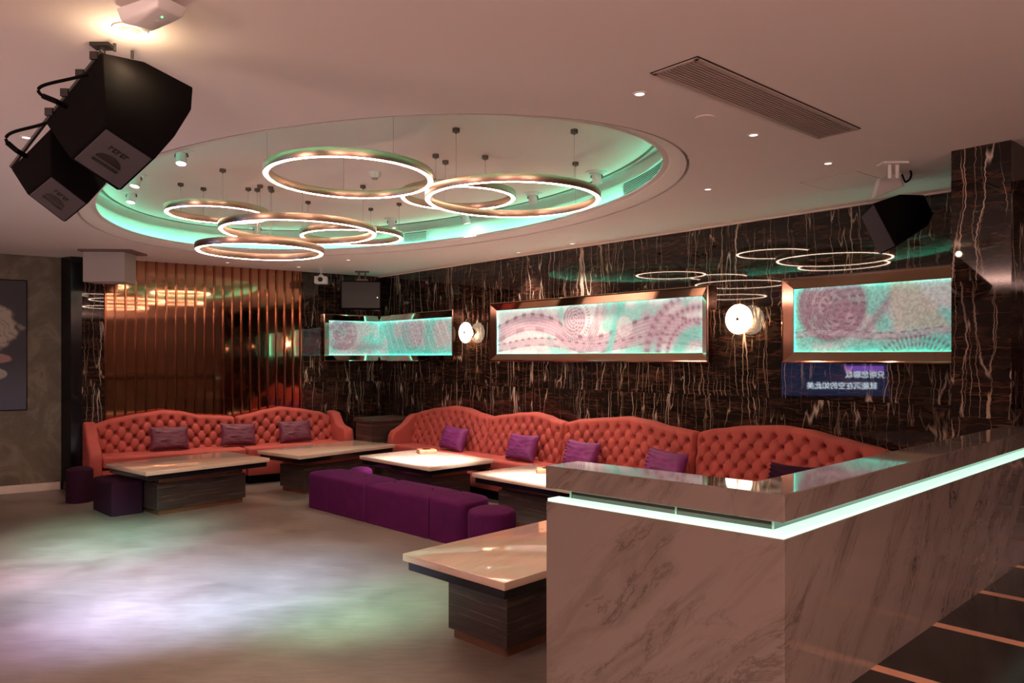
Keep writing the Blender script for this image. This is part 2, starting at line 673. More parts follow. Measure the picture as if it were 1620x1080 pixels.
# left wall positions
P1 = PD(96.7, 566, 9.53).xy
P0 = PD(0, 566, 9.17).xy
LW = (P0 - P1).normalized()
P2 = P1 + LW * 3.6
NL = Vector((-LW.y, LW.x))
if NL.dot(-P1) < 0:
    NL = -NL
T_COP = (1.25, 3.80)
T_PIL = 4.165


def wall_strip(name, a, b, mat, z0=0.0, z1=ZC + 0.5, thick=0.2, nrm=None):
    """solid wall whose visible face runs from a to b"""
    a, b = Vector(a).to_3d(), Vector(b).to_3d()
    d = (b - a).xy
    n = Vector((-d.y, d.x)).normalized()
    if nrm is not None and n.dot(nrm) > 0:
        n = -n
    elif nrm is None and n.dot(-a.xy) > 0:
        n = -n
    rz = math.atan2(d.y, d.x)
    bk = to_local((a.xy + n * thick), a, rz)
    m = MB()
    m.prism([(0, 0), (d.length, 0), (d.length, bk[1]), (0, bk[1])], z0, z1)
    o = struct(name, m, mat)
    o.location = (a.x, a.y, 0)
    o.rotation_euler = (0, 0, rz)
    return o


S_END = 12.2
wall_strip('wall_right', C, C + UR * S_END, M['dark_marble'])
wall_strip('wall_back', C, C + UB * T_PIL, M['dark_marble'], thick=0.19)
p_end = C + UB * T_PIL
wall_strip('wall_left', P1 + (P1 - P2).normalized() * 0.1, P2, M['plaster'])
wall_strip('wall_side', P2, (P2.x, -4.2), M['house_wall'])
wall_strip('wall_rear', (P2.x, -4.2), (6.0, -4.2), M['house_wall'])
pe = C + UR * S_END
wall_strip('wall_bar', (6.0, -4.2), (pe.x, pe.y), M['house_wall'])
# return of the marble pier to the left wall
mb = MB()
q0 = wb(T_PIL, 0).xy
q1 = P1.copy()
qq = wb(T_PIL - 0.12, 0).xy
mb.prism([(q0.x, q0.y), (q1.x, q1.y), (q1.x - NL.x * .1, q1.y - NL.y * .1), (qq.x - NB.x * .3, qq.y - NB.y * .3), (qq.x, qq.y - 0.001)], 0, ZC + 0.2)
struct('trim_1', mb, M['black_gloss'])
# right pier
pa = P(1505, 239, ZC).xy
pb = P(1600, 221, ZC).xy
pd = (pb - pa).normalized()
pn = Vector((-pd.y, pd.x))
if pn.dot(pa) < 0:
    pn = -pn
pw = (pb - pa).length
PX = 8.55
mb = MB()
rz = math.atan2(pd.y, pd.x)
mb.prism([(PX, 0), (PX + pw, 0), (PX + pw, 1.02), (PX, 1.02)], 0, ZC + 0.1)
o = struct('wall_pier', mb, M['dark_marble'])
o.location = (pa.x - PX * pd.x, pa.y - PX * pd.y, 0)
o.rotation_euler = (0, 0, rz)
# baseboard on the left wall
mb = MB()
a3, b3 = P2.to_3d(), P1.to_3d()
rz = math.atan2((P1 - P2).y, (P1 - P2).x)
mb.box(((P1 - P2).length / 2, -0.012, 0.05), ((P1 - P2).length - 0.02, 0.022, 0.10), bev=0.004)
o = struct('baseboard_left', mb, M['base'])
o.location = (P2.x, P2.y, 0)
o.rotation_euler = (0, 0, rz)

# --- ceiling with the oval recess
OC = Vector((-1.46, 6.645))
OA = math.radians(-46.5)
ca, sa = math.cos(OA), math.sin(OA)
A_OUT, B_OUT = 3.27, 1.96
A_LIP, B_LIP = 3.085, 1.81
A_WAL, B_WAL = 3.175, 1.90
ZL = 2.957
NSEG = 192


def oval(a, b, z, k):
    th = 2 * PI * k / NSEG
    x, y = a * math.cos(th), b * math.sin(th)
    return Vector((OC.x + x * ca - y * sa, OC.y + x * sa + y * ca, z))


mb = MB()
rows = []
bx = (-10.2, 9.2, -5.2, 14.2)


def to_edge(k):
    p = oval(1, B_OUT / A_OUT, ZC, k)
    d = (p.xy - OC)
    t = 1e9
    for val, axis in ((bx[0], 0), (bx[1], 0), (bx[2], 1), (bx[3], 1)):
        if abs(d[axis]) > 1e-9:
            tt = (val - OC[axis]) / d[axis]
            if tt > 0:
                t = min(t, tt)
    q = OC + d * t
    return Vector((q.x, q.y, ZC))


prof = [to_edge,
        lambda k: oval(A_OUT, B_OUT, ZC, k),
        lambda k: oval(A_OUT, B_OUT, ZC + 0.07, k),
        lambda k: oval(A_OUT - .020, B_OUT - .020, ZC + 0.07, k),
        lambda k: oval(A_OUT - .020, B_OUT - .020, ZC + 0.004, k),
        lambda k: oval(A_OUT - .05, B_OUT - .05, ZC + 0.012, k),
        lambda k: oval(A_LIP + .05, B_LIP + .05, ZL - 0.008, k),
        lambda k: oval(A_LIP + .04, B_LIP + .04, ZL + 0.004, k),
        lambda k: oval(A_LIP, B_LIP, ZL, k),
        lambda k: oval(A_LIP, B_LIP, ZL + 0.016, k),
        lambda k: oval(A_LIP + .012, B_LIP + .012, ZL + 0.016, k),
        lambda k: oval(A_LIP + .012, B_LIP + .012, ZL + 0.002, k),
        lambda k: oval(A_WAL, B_WAL, ZL + 0.002, k),
        lambda k: oval(A_WAL, B_WAL, ZL + 0.165, k),
        lambda k: oval(A_WAL + .05, B_WAL + .05, ZL + 0.165, k),
        lambda k: oval(A_WAL + .05, B_WAL + .05, ZR + 0.05, k),
        lambda k: oval(A_WAL - .3, B_WAL - .3, ZR + 0.05, k)]
G = [[f(k) for f in prof] for k in range(NSEG)]
mb.grid(G, close_u=True)
# lid of the recess
lid = [mb.bm.verts.new(oval(3.085, 1.795, ZR, k)) for k in range(NSEG)]
mb.bm.faces.new(lid)
for f in mb.bm.faces:
    f.smooth = False
ceil = link_mesh('ceiling', mb, M['ceiling'], flip=False)
ceil['kind'] = 'structure'
# thin light cornice along the right wall
mb = MB()
pr = [(0, 0), (S_END, 0), (S_END, -0.02), (0, -0.02)]
mb.prism([(0, 0), (8.3, 0), (8.3, -.03), (0, -.03)], ZC - 0.012, ZC - 0.0005)
o = struct('trim_2', mb, M['ceiling'])
o.location = (C.x, C.y, 0)
o.rotation_euler = (0, 0, math.atan2(UR.y, UR.x))

# brown ring round the lid, its colour standing in for the gap's shade
mb = MB()
mb.grid([[oval(3.083, 1.793, ZR + .002, k), oval(3.083, 1.793, ZR - .006, k), oval(3.108, 1.818, ZR - .006, k), oval(3.108, 1.818, ZR + .02, k)] for k in range(NSEG)], close_u=True)
o = struct('trim_3', mb, M['brown'])

# concealed LED ribbon on the back of the lip, facing the recess wall
mb = MB()
G = []
for k in range(NSEG):
    G.append([oval(A_LIP + .0125, B_LIP + .0125, ZL + .004, k), oval(A_LIP + .0165, B_LIP + .0165, ZL + .004, k), oval(A_LIP + .0165, B_LIP + .0165, ZL + .0145, k),
              oval(A_LIP + .0125, B_LIP + .0125, ZL + .0145, k), oval(A_LIP + .0125, B_LIP + .0125, ZL + .004, k)])
mb.grid(G, close_u=True)
o = link_mesh('led_ribbon', mb, M['cove_led'])
tag(o, 'green LED ribbon hidden in the cove around the oval ceiling recess', 'light strip')


# ------------------------------------------------------------------ curved air grilles on the recess wall
def oval_pt(a, b, z, th):
    x, y = a * math.cos(th), b * math.sin(th)
    return Vector((OC.x + x * ca - y * sa, OC.y + x * sa + y * ca, z))


def th_of(px, py):
    """angle on the recess wall seen at pixel (px,py): first hit on the far side"""
    r = Vector(((px - 810) / F, 1.0))
    best, low, near_d = None, 1e9, 3.0
    for i in range(2000):
        d = 3.0 + i * 0.004
        q = r * d - OC
        x = q.x * ca + q.y * sa
        y = -q.x * sa + q.y * ca
        v = (x / A_WAL) ** 2 + (y / B_WAL) ** 2
        if v < low:
            low, near_d = v, d
        if v < 1:
            best = d
    best = near_d if best is None else best
    q = r * best - OC
    x = q.x * ca + q.y * sa
    y = -q.x * sa + q.y * ca
    return math.atan2(y / B_WAL, x / A_WAL), best


def curved_grille(px0, px1, label):
    t0, d0 = th_of(px0, 300)
    t1, d1 = th_of(px1, 300)
    if abs(t1 - t0) > PI:
        t1 += 2 * PI if t1 < t0 else -2 * PI
    tm = (t0 + t1) / 2
    base = oval_pt(A_WAL, B_WAL, 0, tm)
    root = thing('air_grille', label, 'air vent', (base.x, base.y, ZL + 0.03))
    off = Vector((base.x, base.y, ZL + 0.03))
    z0, z1 = ZL + 0.035, ZL + 0.150
    N = 24

    def arc(din, za, zb, ta=t0, tb=t1, th=0.004):
        m = MB()
        g = []
        for i in range(N + 1):
            t = ta + (tb - ta) * i / N
            g.append([oval_pt(A_WAL - din, B_WAL - din, za, t) - off, oval_pt(A_WAL - din, B_WAL - din, zb, t) - off,
                      oval_pt(A_WAL - din + th, B_WAL - din + th, zb, t) - off, oval_pt(A_WAL - din + th, B_WAL - din + th, za, t) - off,
                      oval_pt(A_WAL - din, B_WAL - din, za, t) - off])
        m.grid(g)
        return m
    part('backing', arc(0.008, z0, z1), M['vent_deep'], root)
    m = MB()
    for k in range(7):
        za = z0 + 0.010 + k * (z1 - z0 - 0.02) / 7
        g = []
        for i in range(N + 1):
            t = t0 + (t1 - t0) * i / N
            a = oval_pt(A_WAL - 0.022, B_WAL - 0.022, za, t) - off
            b = oval_pt(A_WAL - 0.012, B_WAL - 0.012, za + 0.010, t) - off
            g.append([a, b, b + Vector((0, 0, .002)), a + Vector((0, 0, .002)), a])
        m.grid(g)
    part('louvre', m, M['white'], root)
    m = arc(0.024, z0 - .008, z0 + .004, th=.012)
    g2 = arc(0.024, z1 - .004, z1 + .008, th=.012)
    me = bpy.data.meshes.new('t')
    g2.bm.to_mesh(me)
    g2.bm.free()
    m.bm.from_mesh(me)
    dt = 0.012 / 3
    for ta in (t0, t1):
        g3 = arc(0.024, z0 - .004, z1 + .004, ta - dt / 2, ta + dt / 2, th=.012)
        me = bpy.data.meshes.new('t')
        g3.bm.to_mesh(me)
        g3.bm.free()
        m.bm.from_mesh(me)
    part('frame', m, M['white'], root)


curved_grille(988, 1071, 'large curved white air grille on the green recess wall, right end of oval')
curved_grille(640, 677, 'small curved air grille on the green recess wall, behind the ring lights')

# ------------------------------------------------------------------ ring pendants
RINGS = [
    # x left, right, y near, y far (lower lit edge), dz above eye, cap pixels, label
    (425, 682, 247.6, 313.0, 1.22, [(432, 190), (602, 186), (540, 254)], 'large bronze ring pendant, nearest of the group, above the dance floor', 1.2),
    (672, 951, 286.5, 344.0, 1.16, [(718, 202), (915, 203), (889, 252), (717, 252)], 'large bronze ring pendant, rightmost of the group under the oval recess', 0.0),
    (638, 812, 293.0, 333.0, 1.30, [(665, 229), (762, 249), (686, 284)], 'small bronze ring pendant hanging behind the rightmost ring', 0.0),
    (260.7, 428, 324.6, 354.0, 1.24, [(358, 256), (283, 290), (296, 312)], 'small bronze ring pendant, leftmost of the group', 0.0),
    (348.4, 599, 346.9, 386.8, 1.05, [(399, 296), (424, 297), (573, 293), (485, 332)], 'large bronze ring pendant in the middle of the overlapping left cluster', 0.0),
    (313.4, 511.7, 384.2, 412.2, 0.90, [(402, 316), (475, 355), (340, 345)], 'bronze ring pendant hanging lowest of all, before the copper slats', 0.0),
    (472, 641.9, 363.0, 387.6, 1.17, [(493, 318), (618, 320), (612, 342)], 'small bronze ring pendant, rearmost, behind the middle ring', 0.0),
]
for (xl, xr, yn, yf, dz, caps, label, tilt) in RINGS:
    dn, df = dz * F / (HOR - yn), dz * F / (HOR - yf)
    D = (dn + df) / 2
    xm = ((xl + xr) / 2 - 810) / F
    Rh = (df - dn) / 2
    Rw = (xr - xl) * D / (2 * F) * math.cos(math.atan(xm))
    R = 0.5 * Rh + 0.5 * Rw
    cx = xm * D
    zb = H + dz
    root = thing('ring_pendant', label, 'pendant lamp', (cx, D, zb), 0, 'ring pendants under the oval recess')
    hh, ww = 0.054, 0.040
    tm = Matrix.Rotation(math.radians(-tilt), 4, Vector((1, 0, 0)))
    m = MB().lathe([(R - ww, hh), (R, hh), (R, 0.004), (R - 0.003, 0.0), (R - 0.008, 0.005), (R - ww + 0.008, 0.005), (R - ww + 0.003, 0.0), (R - ww, 0.004)], 96, True, tm)
    part('housing', m, M['bronze_brushed'], root, True)
    m = MB().lathe([(R - 0.008, 0.004), (R - 0.011, -0.002), (R - ww + 0.011, -0.002), (R - ww + 0.008, 0.004)], 96, True, tm)
    part('diffuser', m, M['ring_glow'], root, True, 'glowing warm white diffuser')
    for (px, py) in caps:
        q = P(px, py, ZR).xy - Vector((cx, D))
        q = q.normalized() * (R - ww / 2)
        zl = ZR - zb
        z_ring = hh + (tm @ Vector((q.x, q.y, 0))).z
        m = MB().cyl((q.x, q.y, z_ring - 0.002), (q.x, q.y, zl - 0.03), 0.0012, seg=6)
        w_ = part('wire', m, M['wire'], root)
        m = MB().cyl((q.x, q.y, zl - 0.025), (q.x, q.y, zl), 0.025, seg=20)
        m.cyl((q.x, q.y, zl - 0.036), (q.x, q.y, zl - 0.025), 0.005, seg=10)
        part('ceiling_cap', m, M['dark_metal'], root, True)

# ------------------------------------------------------------------ gimbal spotlights in the recess
SPOTS = [
    # px, py of the ceiling plate, lit, aim direction (dx,dy), label
    (287, 238, True, (0.1, -0.5), 'lit round spotlight on the recess ceiling beside the black line array'),
    (215, 276, True, (-0.2, -0.4), 'lit spotlight in the recess partly behind the black line array'),
    (208, 303, True, (-0.1, -0.4), 'white tubular spotlight lit at the left rim of the recess'),
    (407, 358, False, (0.0, -0.5), 'unlit white spotlight seen through the middle ring pendant'),
    (620, 346, True, (0.2, 0.2), 'lit white spotlight beside the small curved grille'),
    (737, 338, True, (0.4, 0.3), 'lit white spotlight below the rightmost ring pendant'),
    (843, 306, False, (0.3, 0.4), 'unlit white spotlight framed inside the rightmost ring pendant'),
    (944, 272, False, (0.4, 0.1), 'unlit white spotlight beside the large curved grille'),
]
for (px, py, lit, (ax, ay), label) in SPOTS:
    p = P(px, py, ZR)
    root = thing('spotlight', label, 'spotlight', p, 0, 'white spotlights in the oval recess')
    m = MB().cyl((0, 0, -0.008), (0, 0, 0), 0.085, 0.088, 32)
    m.cyl((0, 0, -0.02), (0, 0, -0.008), 0.055, 0.065, 28)
    part('mounting_plate', m, M['white'], root, True)
    d = Vector((ax * 0.5, ay * 0.5, -1)).normalized()
    q = d.to_track_quat('Z', 'Y').to_matrix().to_4x4()
    c0 = Vector((0, 0, -0.05))
    mt = Matrix.Translation(c0) @ q
    m = MB().lathe([(0.0, -0.045), (0.030, -0.045), (0.040, -0.035), (0.040, 0.055), (0.034, 0.055), (0.034, 0.045), (0.0, 0.045)], 28, False, mt)
    part('head', m, M['white'], root, True)
    m = MB()
    arm = [Vector((0.048 * math.cos(a), 0, -0.05 + 0.05 * math.sin(a))) for a in [PI * i / 12 for i in range(13)]]
    m.tube(arm, 0.006, 6)
    part('yoke', m, M['dark_metal'], root, True)
    m = MB().lathe([(0.0, 0.047), (0.033, 0.047), (0.033, 0.052), (0.0, 0.056)], 24, False, mt)
    part('lens', m, M['spot_glow'] if lit else M['black_gloss'], root, True, 'bright cool white lens' if lit else None)
    if lit:
        lp = p + c0 + d * 0.075
        lamp('spot_beam', 'SPOT', lp, 30, (0.82, 0.88, 1.0), 0.03, lp + d, 70, 0.7)
# unlit heads that throw light on the tables
for (px, py, tgt, en) in ((843, 306, (-1.0, 8.75, 0.5), 1700), (944, 272, (0.22, 7.25, 0.5), 1500)):
    p = P(px, py, ZR) + Vector((0, 0, -0.14))
    lamp('table_beam', 'SPOT', p, en, (1.0, 0.90, 0.84), 0.03, tgt, 25, 0.9)

# ------------------------------------------------------------------ small recessed downlights in the flat ceiling
DOWN = [(1012, 148, 'recessed downlight left of the long ceiling grille'), (1192, 213, 'recessed downlight below the middle of the long ceiling grille'),
        (1310, 258, 'recessed downlight right of the long ceiling grille, near the access hatch'), (1120, 299, 'recessed downlight right of the oval recess, above middle artwork'),
        (42, 217, 'recessed downlight at far left beside the speaker cable'), (227, 404, 'recessed downlight just before the left end of the copper slats'),
        (360, 415, 'recessed downlight before the middle of the copper slats'), (473, 422, 'recessed downlight before the right end of the copper slats'),
        (551, 411, 'recessed downlight near the corner behind the hanging screen'), (820, 399, 'recessed downlight above the left end of the middle artwork'),
        (905, 385, 'recessed downlight above the centre of the middle artwork')]
for (px, py, label) in DOWN:
    p = P(px, py, ZC)
    root = thing('downlight', label, 'downlight', p, 0, 'recessed ceiling downlights')
    m = MB().lathe([(0.034, 0.0), (0.034, -0.004), (0.025, -0.005), (0.021, 0.0)], 28, True)
    part('trim_ring', m, M['white'], root, True)
    m = MB().cyl((0, 0, -0.003), (0, 0, -0.0005), 0.021, seg=24)
    part('lens', m, M['down_glow'], root)
for (px, py, tz, en, ang) in ((1012, 148, 0, 14, 70), (1192, 213, 0, 8, 70), (1120, 299, 0, 12, 75), (227, 404, 0, 40, 75), (360, 415, 0, 45, 80), (473, 422, 0, 45, 80),
                              (551, 411, 0, 40, 80), (820, 399, 0, 70, 85), (905, 385, 0, 70, 85), (1310, 258, 0, 8, 70)):
    p = P(px, py, ZC) + Vector((0, 0, -0.012))
    lamp('downlight_beam', 'SPOT', p, en, (1.0, 0.70, 0.55), 0.025, p + Vector((0, 0, -1)), ang, 0.8)

# larger downlight near the emergency lamp
p = P(206, 46, ZC)
root = thing('downlight', 'wide round downlight glowing beside the white emergency lamp', 'downlight', p)
m = MB().lathe([(0.062, 0.0), (0.062, -0.006), (0.046, -0.008), (0.040, 0.0)], 32, True)
part('trim_ring', m, M['white'], root, True)
m = MB().lathe([(0.040, -0.001), (0.030, -0.012), (0.012, -0.018), (0.0, -0.018)], 28)
part('lens', m, M['grey'], root, True)
lamp('emergency_glow', 'POINT', P(204, 48, ZC) + Vector((0, 0, -0.10)), 1.5, (1.0, 0.72, 0.45), 0.03)

# ceiling loudspeaker hole / dark ring
p = P(1115, 186, ZC)
m = MB().lathe([(0.052, 0.0), (0.050, -0.005), (0.044, -0.006), (0.0, -0.003)], 32)
o = link_mesh('ceiling_sensor', m, M['ceiling'], None, True, p)
tag(o, 'flush round ceiling cap between two downlights by the long grille', 'ceiling cap')

# sensor box on recess ceiling
p = P(593, 272, ZR)
root = thing('smoke_detector', 'small pale smoke detector on the recess ceiling inside the nearest ring', 'smoke detector', p)
part('body', MB().lathe([(0.0, -0.05), (0.035, -0.05), (0.045, -0.035), (0.05, -0.012), (0.05, 0.0)], 28), M['white'], root, True)
part('sensor_cap', MB().cyl((0, 0, -0.062), (0, 0, -0.05), 0.022, 0.026, 20), M['grey'], root, True)

# ------------------------------------------------------------------ long ceiling grille
cs = [P(*q, ZC).xy for q in ((1030, 115), (1105, 90), (1361, 205), (1292, 216))]
cen = sum(cs, Vector((0, 0))) / 4
ax = ((cs[2] + cs[3]) / 2 - (cs[0] + cs[1]) / 2)
ln = ax.length
wd = ((cs[1] - cs[0]).length + (cs[2] - cs[3]).length) / 2
rz = math.atan2(ax.y, ax.x)
root = thing('ceiling_grille', 'long bronze linear air grille set in the ceiling at right', 'air vent', (cen.x, cen.y, ZC), rz)
m = MB()
for sx in (-1, 1):
    m.box((sx * (ln / 2 - 0.009), 0, -0.004), (0.018, wd, 0.008))
    m.box((0, sx * (wd / 2 - 0.009), -0.004), (ln, 0.018, 0.008))
part('frame', m, M['vent'], root)
part('backing', MB().box((0, 0, -0.001), (ln - .03, wd - .03, 0.0015)), M['vent_deep'], root)
m = MB()
for sx in (-1, 1):
    m.box((sx * (ln / 2 + .004), 0, -0.0008), (0.008, wd + .016, 0.0016))
    m.box((0, sx * (wd / 2 + .004), -0.0008), (ln, 0.008, 0.0016))
part('shadow_gap', m, M['vent_deep'], root)
m = MB()
ns = 12
for k in range(ns):
    y = -wd / 2 + 0.022 + (wd - 0.044) * k / (ns - 1)
    m.box((0, y, -0.005), (ln - 0.03, 0.0074, 0.006))
part('slat', m, M['vent'], root)

# access hatch
cs = [P(*q, ZC).xy for q in ((1273, 291), (1361, 272), (1395, 281), (1313, 302))]
cen = sum(cs, Vector((0, 0))) / 4
ax = (cs[2] - cs[1] + cs[3] - cs[0]) / 2
root = thing('access_hatch', 'square flush access hatch in the ceiling next to the right loudspeaker', 'hatch', (cen.x, cen.y, ZC), math.atan2(ax.y, ax.x))
hs = 0.42
part('panel', MB().box((0, 0, -0.0015), (hs - .012, hs - .012, 0.003)), M['ceiling'], root)
m = MB()
for sx in (-1, 1):
    m.box((sx * hs / 2, 0, -0.0008), (0.006, hs, 0.0016))
    m.box((0, sx * hs / 2, -0.0008), (hs, 0.006, 0.0016))
part('gap', m, M['vent'], root)

# ------------------------------------------------------------------ emergency lamp at the top left
p = P(240, 10, ZC)
root = thing('emergency_lamp', 'white box emergency lamp with a green indicator fixed to the ceiling', 'emergency lamp', p, math.radians(-28))
part('body', MB().hull([(x, y, z) for (x, y, z) in ((-.115, -.06, -.005), (.115, -.06, -.005), (.115, .06, -.005), (-.115, .06, -.005), (-.10, -.05, -.055), (.10, -.05, -.045), (.10, .05, -.045), (-.10, .05, -.055), (-.03, .03, -.07), (-.06, -.03, -.07))], 0.006), M['white'], root, True)
part('mounting_base', MB().box((0, 0, -.003), (.2, .1, .006)), M['grey'], root)
m = MB()
m.hull([(.012, -.035, -.052), (.05, -.03, -.049), (.05, .03, -.049), (.012, .035, -.052), (.03, 0, -.062)])
part('lamp_cover', m, M['white'], root)
part('indicator', MB().cyl((.062, -.005, -.056), (.062, -.005, -.046), .0035, seg=10), M['green_led'], root, False, 'small glowing green indicator')

# ------------------------------------------------------------------ left line array
SPK = P(162, 70, ZC)
root = thing('line_array_speaker', 'black two-box line array hung from the ceiling at upper left', 'loudspeaker', SPK)


def tri_box(e_px, ea, ed, eg, De, S_ab, L_ab, back):
    """corner e nearest to the viewer, three perpendicular edges; returns function (a,b,g)->world"""
    k = De / F
    z1z2 = -(ea[0] * ed[0] + ea[1] * ed[1])
    z1z3 = -(ea[0] * eg[0] + ea[1] * eg[1])
    z2z3 = -(ed[0] * eg[0] + ed[1] * eg[1])
    z1 = math.sqrt(z1z2 * z1z3 / z2z3)
    z2 = z1z2 / z1
    z3 = z1z3 / z1

    e3 = PD(e_px[0], e_px[1], De)
    va, vb, vg = [PD(e_px[0] + v[0], e_px[1] + v[1], De + k * z) - e3 for v, z in ((ea, z1), (ed, z2), (eg, z3))]

    def plane_pt(px, py, v1, v2):
        n = v1.cross(v2)
        o = Vector((0, 0, H))
        r = PD(px, py, 1.0) - o
        return o + r * ((e3 - o).dot(n) / r.dot(n))

    def pt(a, b, g):
        """a, b, g are pixel-basis coordinates of a corner lying on one of the three faces"""
        px = e_px[0] + a * ea[0] + b * ed[0] + g * eg[0]
        py = e_px[1] + a * ea[1] + b * ed[1] + g * eg[1]
        if g == 0:
            return plane_pt(px, py, va, vb)
        if b == 0:
            return plane_pt(px, py, va, vg)
        if a == 0:
            return plane_pt(px, py, vb, vg)
        return e3 + va * a + vb * b + vg * g
    return pt


B1 = tri_box((166, 198), (-4, -115), (80, 52), (-56, 52), 2.60, None, None, None)
B2 = tri_box((80, 275), (5, -100), (60, 46), (-38, 31), 2.80, None, None, None)


def cab(fn, pts, name, bev):
    m = MB().hull([fn(*q) - SPK for q in pts], bev, 2)
    return part(name, m, M['black'], root, True)


cab1 = cab(B1, [(0, 0, 0), (1, 0, 0), (1.257, .838, 0), (1.343, 1.817, 0), (1.02, 1.77, 0), (.5, 1.42, 0), (0, 1, 0), (0, 0, 1), (0, 1, 1.02), (.76, 0, 1.62), (.9, 1.2, 0.8)], 'cabinet', 0.006)
cab2 = cab(B2, [(0, 0, 0), (.75, 0, 0.1), (.9, .5, 0), (0.35, 1.28, 0), (0, 0, 1), (0, 1.0, 0), (0, 1, 1), (.62, 0, 1.74), (.7, .6, .9), (.4, 1.45, .45), (.69, 1.75, .25)], 'cabinet', 0.005)


def on_face(fn, b0, b1, g0, g1, lift):
    """quad on the grille face (a = 0) pushed outwards by lift"""
    o_ = fn(0, 0, 0)
    nrm = (o_ - fn(0.3, 0, 0)).normalized()
    return [fn(0, b, g) - SPK + nrm * lift for b, g in ((b0, g0), (b1, g0), (b1, g1), (b0, g1))], nrm


for fn, cb in ((B1, cab1), (B2, cab2)):
    q, nrm = on_face(fn, 0.06, 0.96, 0.05, 0.95, 0.0005)
    m = MB().hull(q + [v + nrm * 0.006 for v in q], 0.002)
    gr = part('grille', m, M['grille'], root)
    # half-moon port, slot and small mark
    m = MB()
    b0, g0 = fn(0, .5, .62) - SPK, None
    ub = (fn(0, .9, .5) - fn(0, .1, .5)) / 0.8
    ug = (fn(0, .5, .9) - fn(0, .5, .1)) / 0.8
    base = fn(0, .48, .62) - SPK + nrm * 0.0068

    def flat(pts2, h=0.002):
        lo = [base + ub * x + ug * y for x, y in pts2]
        m.hull(lo + [v + nrm * h for v in lo])
    flat([(.24 * math.cos(PI + PI * i / 14), .0 + .20 * math.sin(PI + PI * i / 14) * 0.8) for i in range(15)])
    flat([(-.25, .05), (.25, .05), (.24, .11), (-.24, .11)])
    x = -.16
    for w_ in (.05, .06, .05, .06, .05):
        flat([(x, -.34), (x + w_ * .35, -.34), (x + w_ * .35, -.24), (x, -.24)], .001)
        flat([(x, -.34), (x + w_, -.34), (x + w_, -.315), (x, -.315)], .001)
        if w_ > .055:
            flat([(x, -.27), (x + w_, -.27), (x + w_, -.245), (x, -.245)], .001)
        x += .075
    part('port', m, M['black_gloss'], root)
# bracket, rail and cables
m = MB()
m.box((0.0, 0.0, -0.008), (0.075, 0.055, 0.014))
m.cyl((0, 0, -0.01), (0.0, 0.0, -0.10), 0.012)
topc = B1(1.15, .45, 0.2) - SPK
m.cyl((0, 0, -0.09), topc, 0.010)
part('ceiling_bracket', m, M['rig'], root, True)
m = MB()
ra, rb, rc_ = [fn(*q) - SPK for fn, q in ((B1, (1.02, 0, 0.0)), (B1, (.78, 0, 1.60)), (B2, (.64, 0, 1.72)))]
m.tube([ra, rb], 0.008, 8)
m.tube([rb, rc_], 0.008, 8)
for t in (.1, .35, .62, .9):
    c_ = ra.lerp(rb, t)
    m.box(c_ + Vector((-.004, -.006, .006)), (.03, .02, .03))
part('rigging_rail', m, M['rig'], root, True)
m = MB()
for i in range(2):
    c_ = (B1(1.13 + .06 * i, .25 + .35 * i, 0.0) - SPK)
    m.cyl(c_, c_ + Vector((0, 0.0, .03)), .006)
part('bolt', m, M['rig'], root, True)


def bez(p0, p1, p2, p3, n=18):
    out = []
    for i in range(n + 1):
        t = i / n
        out.append(p0 * (1 - t) ** 3 + p1 * 3 * t * (1 - t) ** 2 + p2 * 3 * t * t * (1 - t) + p3 * t ** 3)
    return out


m = MB()
m.tube(bez(PD(140, 117, 2.82) - SPK, PD(95, 132, 2.8) - SPK, PD(40, 132, 2.8) - SPK, PD(68, 152, 2.8) - SPK), 0.006)
m.tube([PD(68, 152, 2.8) - SPK, PD(88, 160, 2.8) - SPK, PD(104, 168, 2.86) - SPK], 0.010)
part('cable', m, M['black'], root, True)
m = MB()
m.tube(bez(PD(74, 194, 2.9) - SPK, PD(45, 206, 2.88) - SPK, PD(-2, 206, 2.88) - SPK, PD(12, 226, 2.88) - SPK), 0.006)
m.tube([PD(12, 226, 2.88) - SPK, PD(26, 238, 2.88) - SPK, PD(40, 246, 2.95) - SPK], 0.010)
part('cable', m, M['black'], root, True)

# ------------------------------------------------------------------ right loudspeaker
SP2 = P(1412, 258, ZC)
root = thing('loudspeaker', 'black loudspeaker tilted down from the ceiling beside the right pier', 'loudspeaker', SP2)
D0 = 5.0
front = [PD(1382, 321, D0), PD(1362, 341, D0 + .13), PD(1392, 403, D0 + .13), PD(1418, 390, D0)]
sidep = [PD(1424, 307, D0 + .08), PD(1462, 308, D0 + .28), PD(1477, 339, D0 + .34), PD(1468, 357, D0 + .30)]
hid = [PD(1420, 330, D0 + .5), PD(1446, 345, D0 + .5)]
part('cabinet', MB().hull([v - SP2 for v in front + sidep + hid], .006), M['black'], root, True)
nn = (front[1] - front[0]).cross(front[3] - front[0]).normalized()
if nn.dot(Vector((0, 0, H)) - front[0]) < 0:
    nn = -nn
c_ = sum(front, Vector()) / 4
q = [c_ + (v - c_) * 0.94 - SP2 for v in front]
part('grille', MB().hull([v + nn * .001 for v in q] + [v + nn * .007 for v in q]), M['grille'], root)
m = MB()
m.box((0, 0, -.006), (.16, .10, .012))
m.cyl((-.02, 0, -.01), (-.02, 0, -.10), .012)
m.cyl((.03, 0, -.01), (.03, 0, -.10), .012)
part('ceiling_bracket', m, M['white'], root, True)
q = [PD(1384, 313, D0 + .1), PD(1393, 281, D0 + .05), PD(1426, 273, D0 + .15), PD(1431, 294, D0 + .2)]
part('mount_arm', MB().hull([v - SP2 for v in q] + [v - SP2 + Vector((.0, .06, .0)) for v in q], .003), M['white'], root)
m = MB()
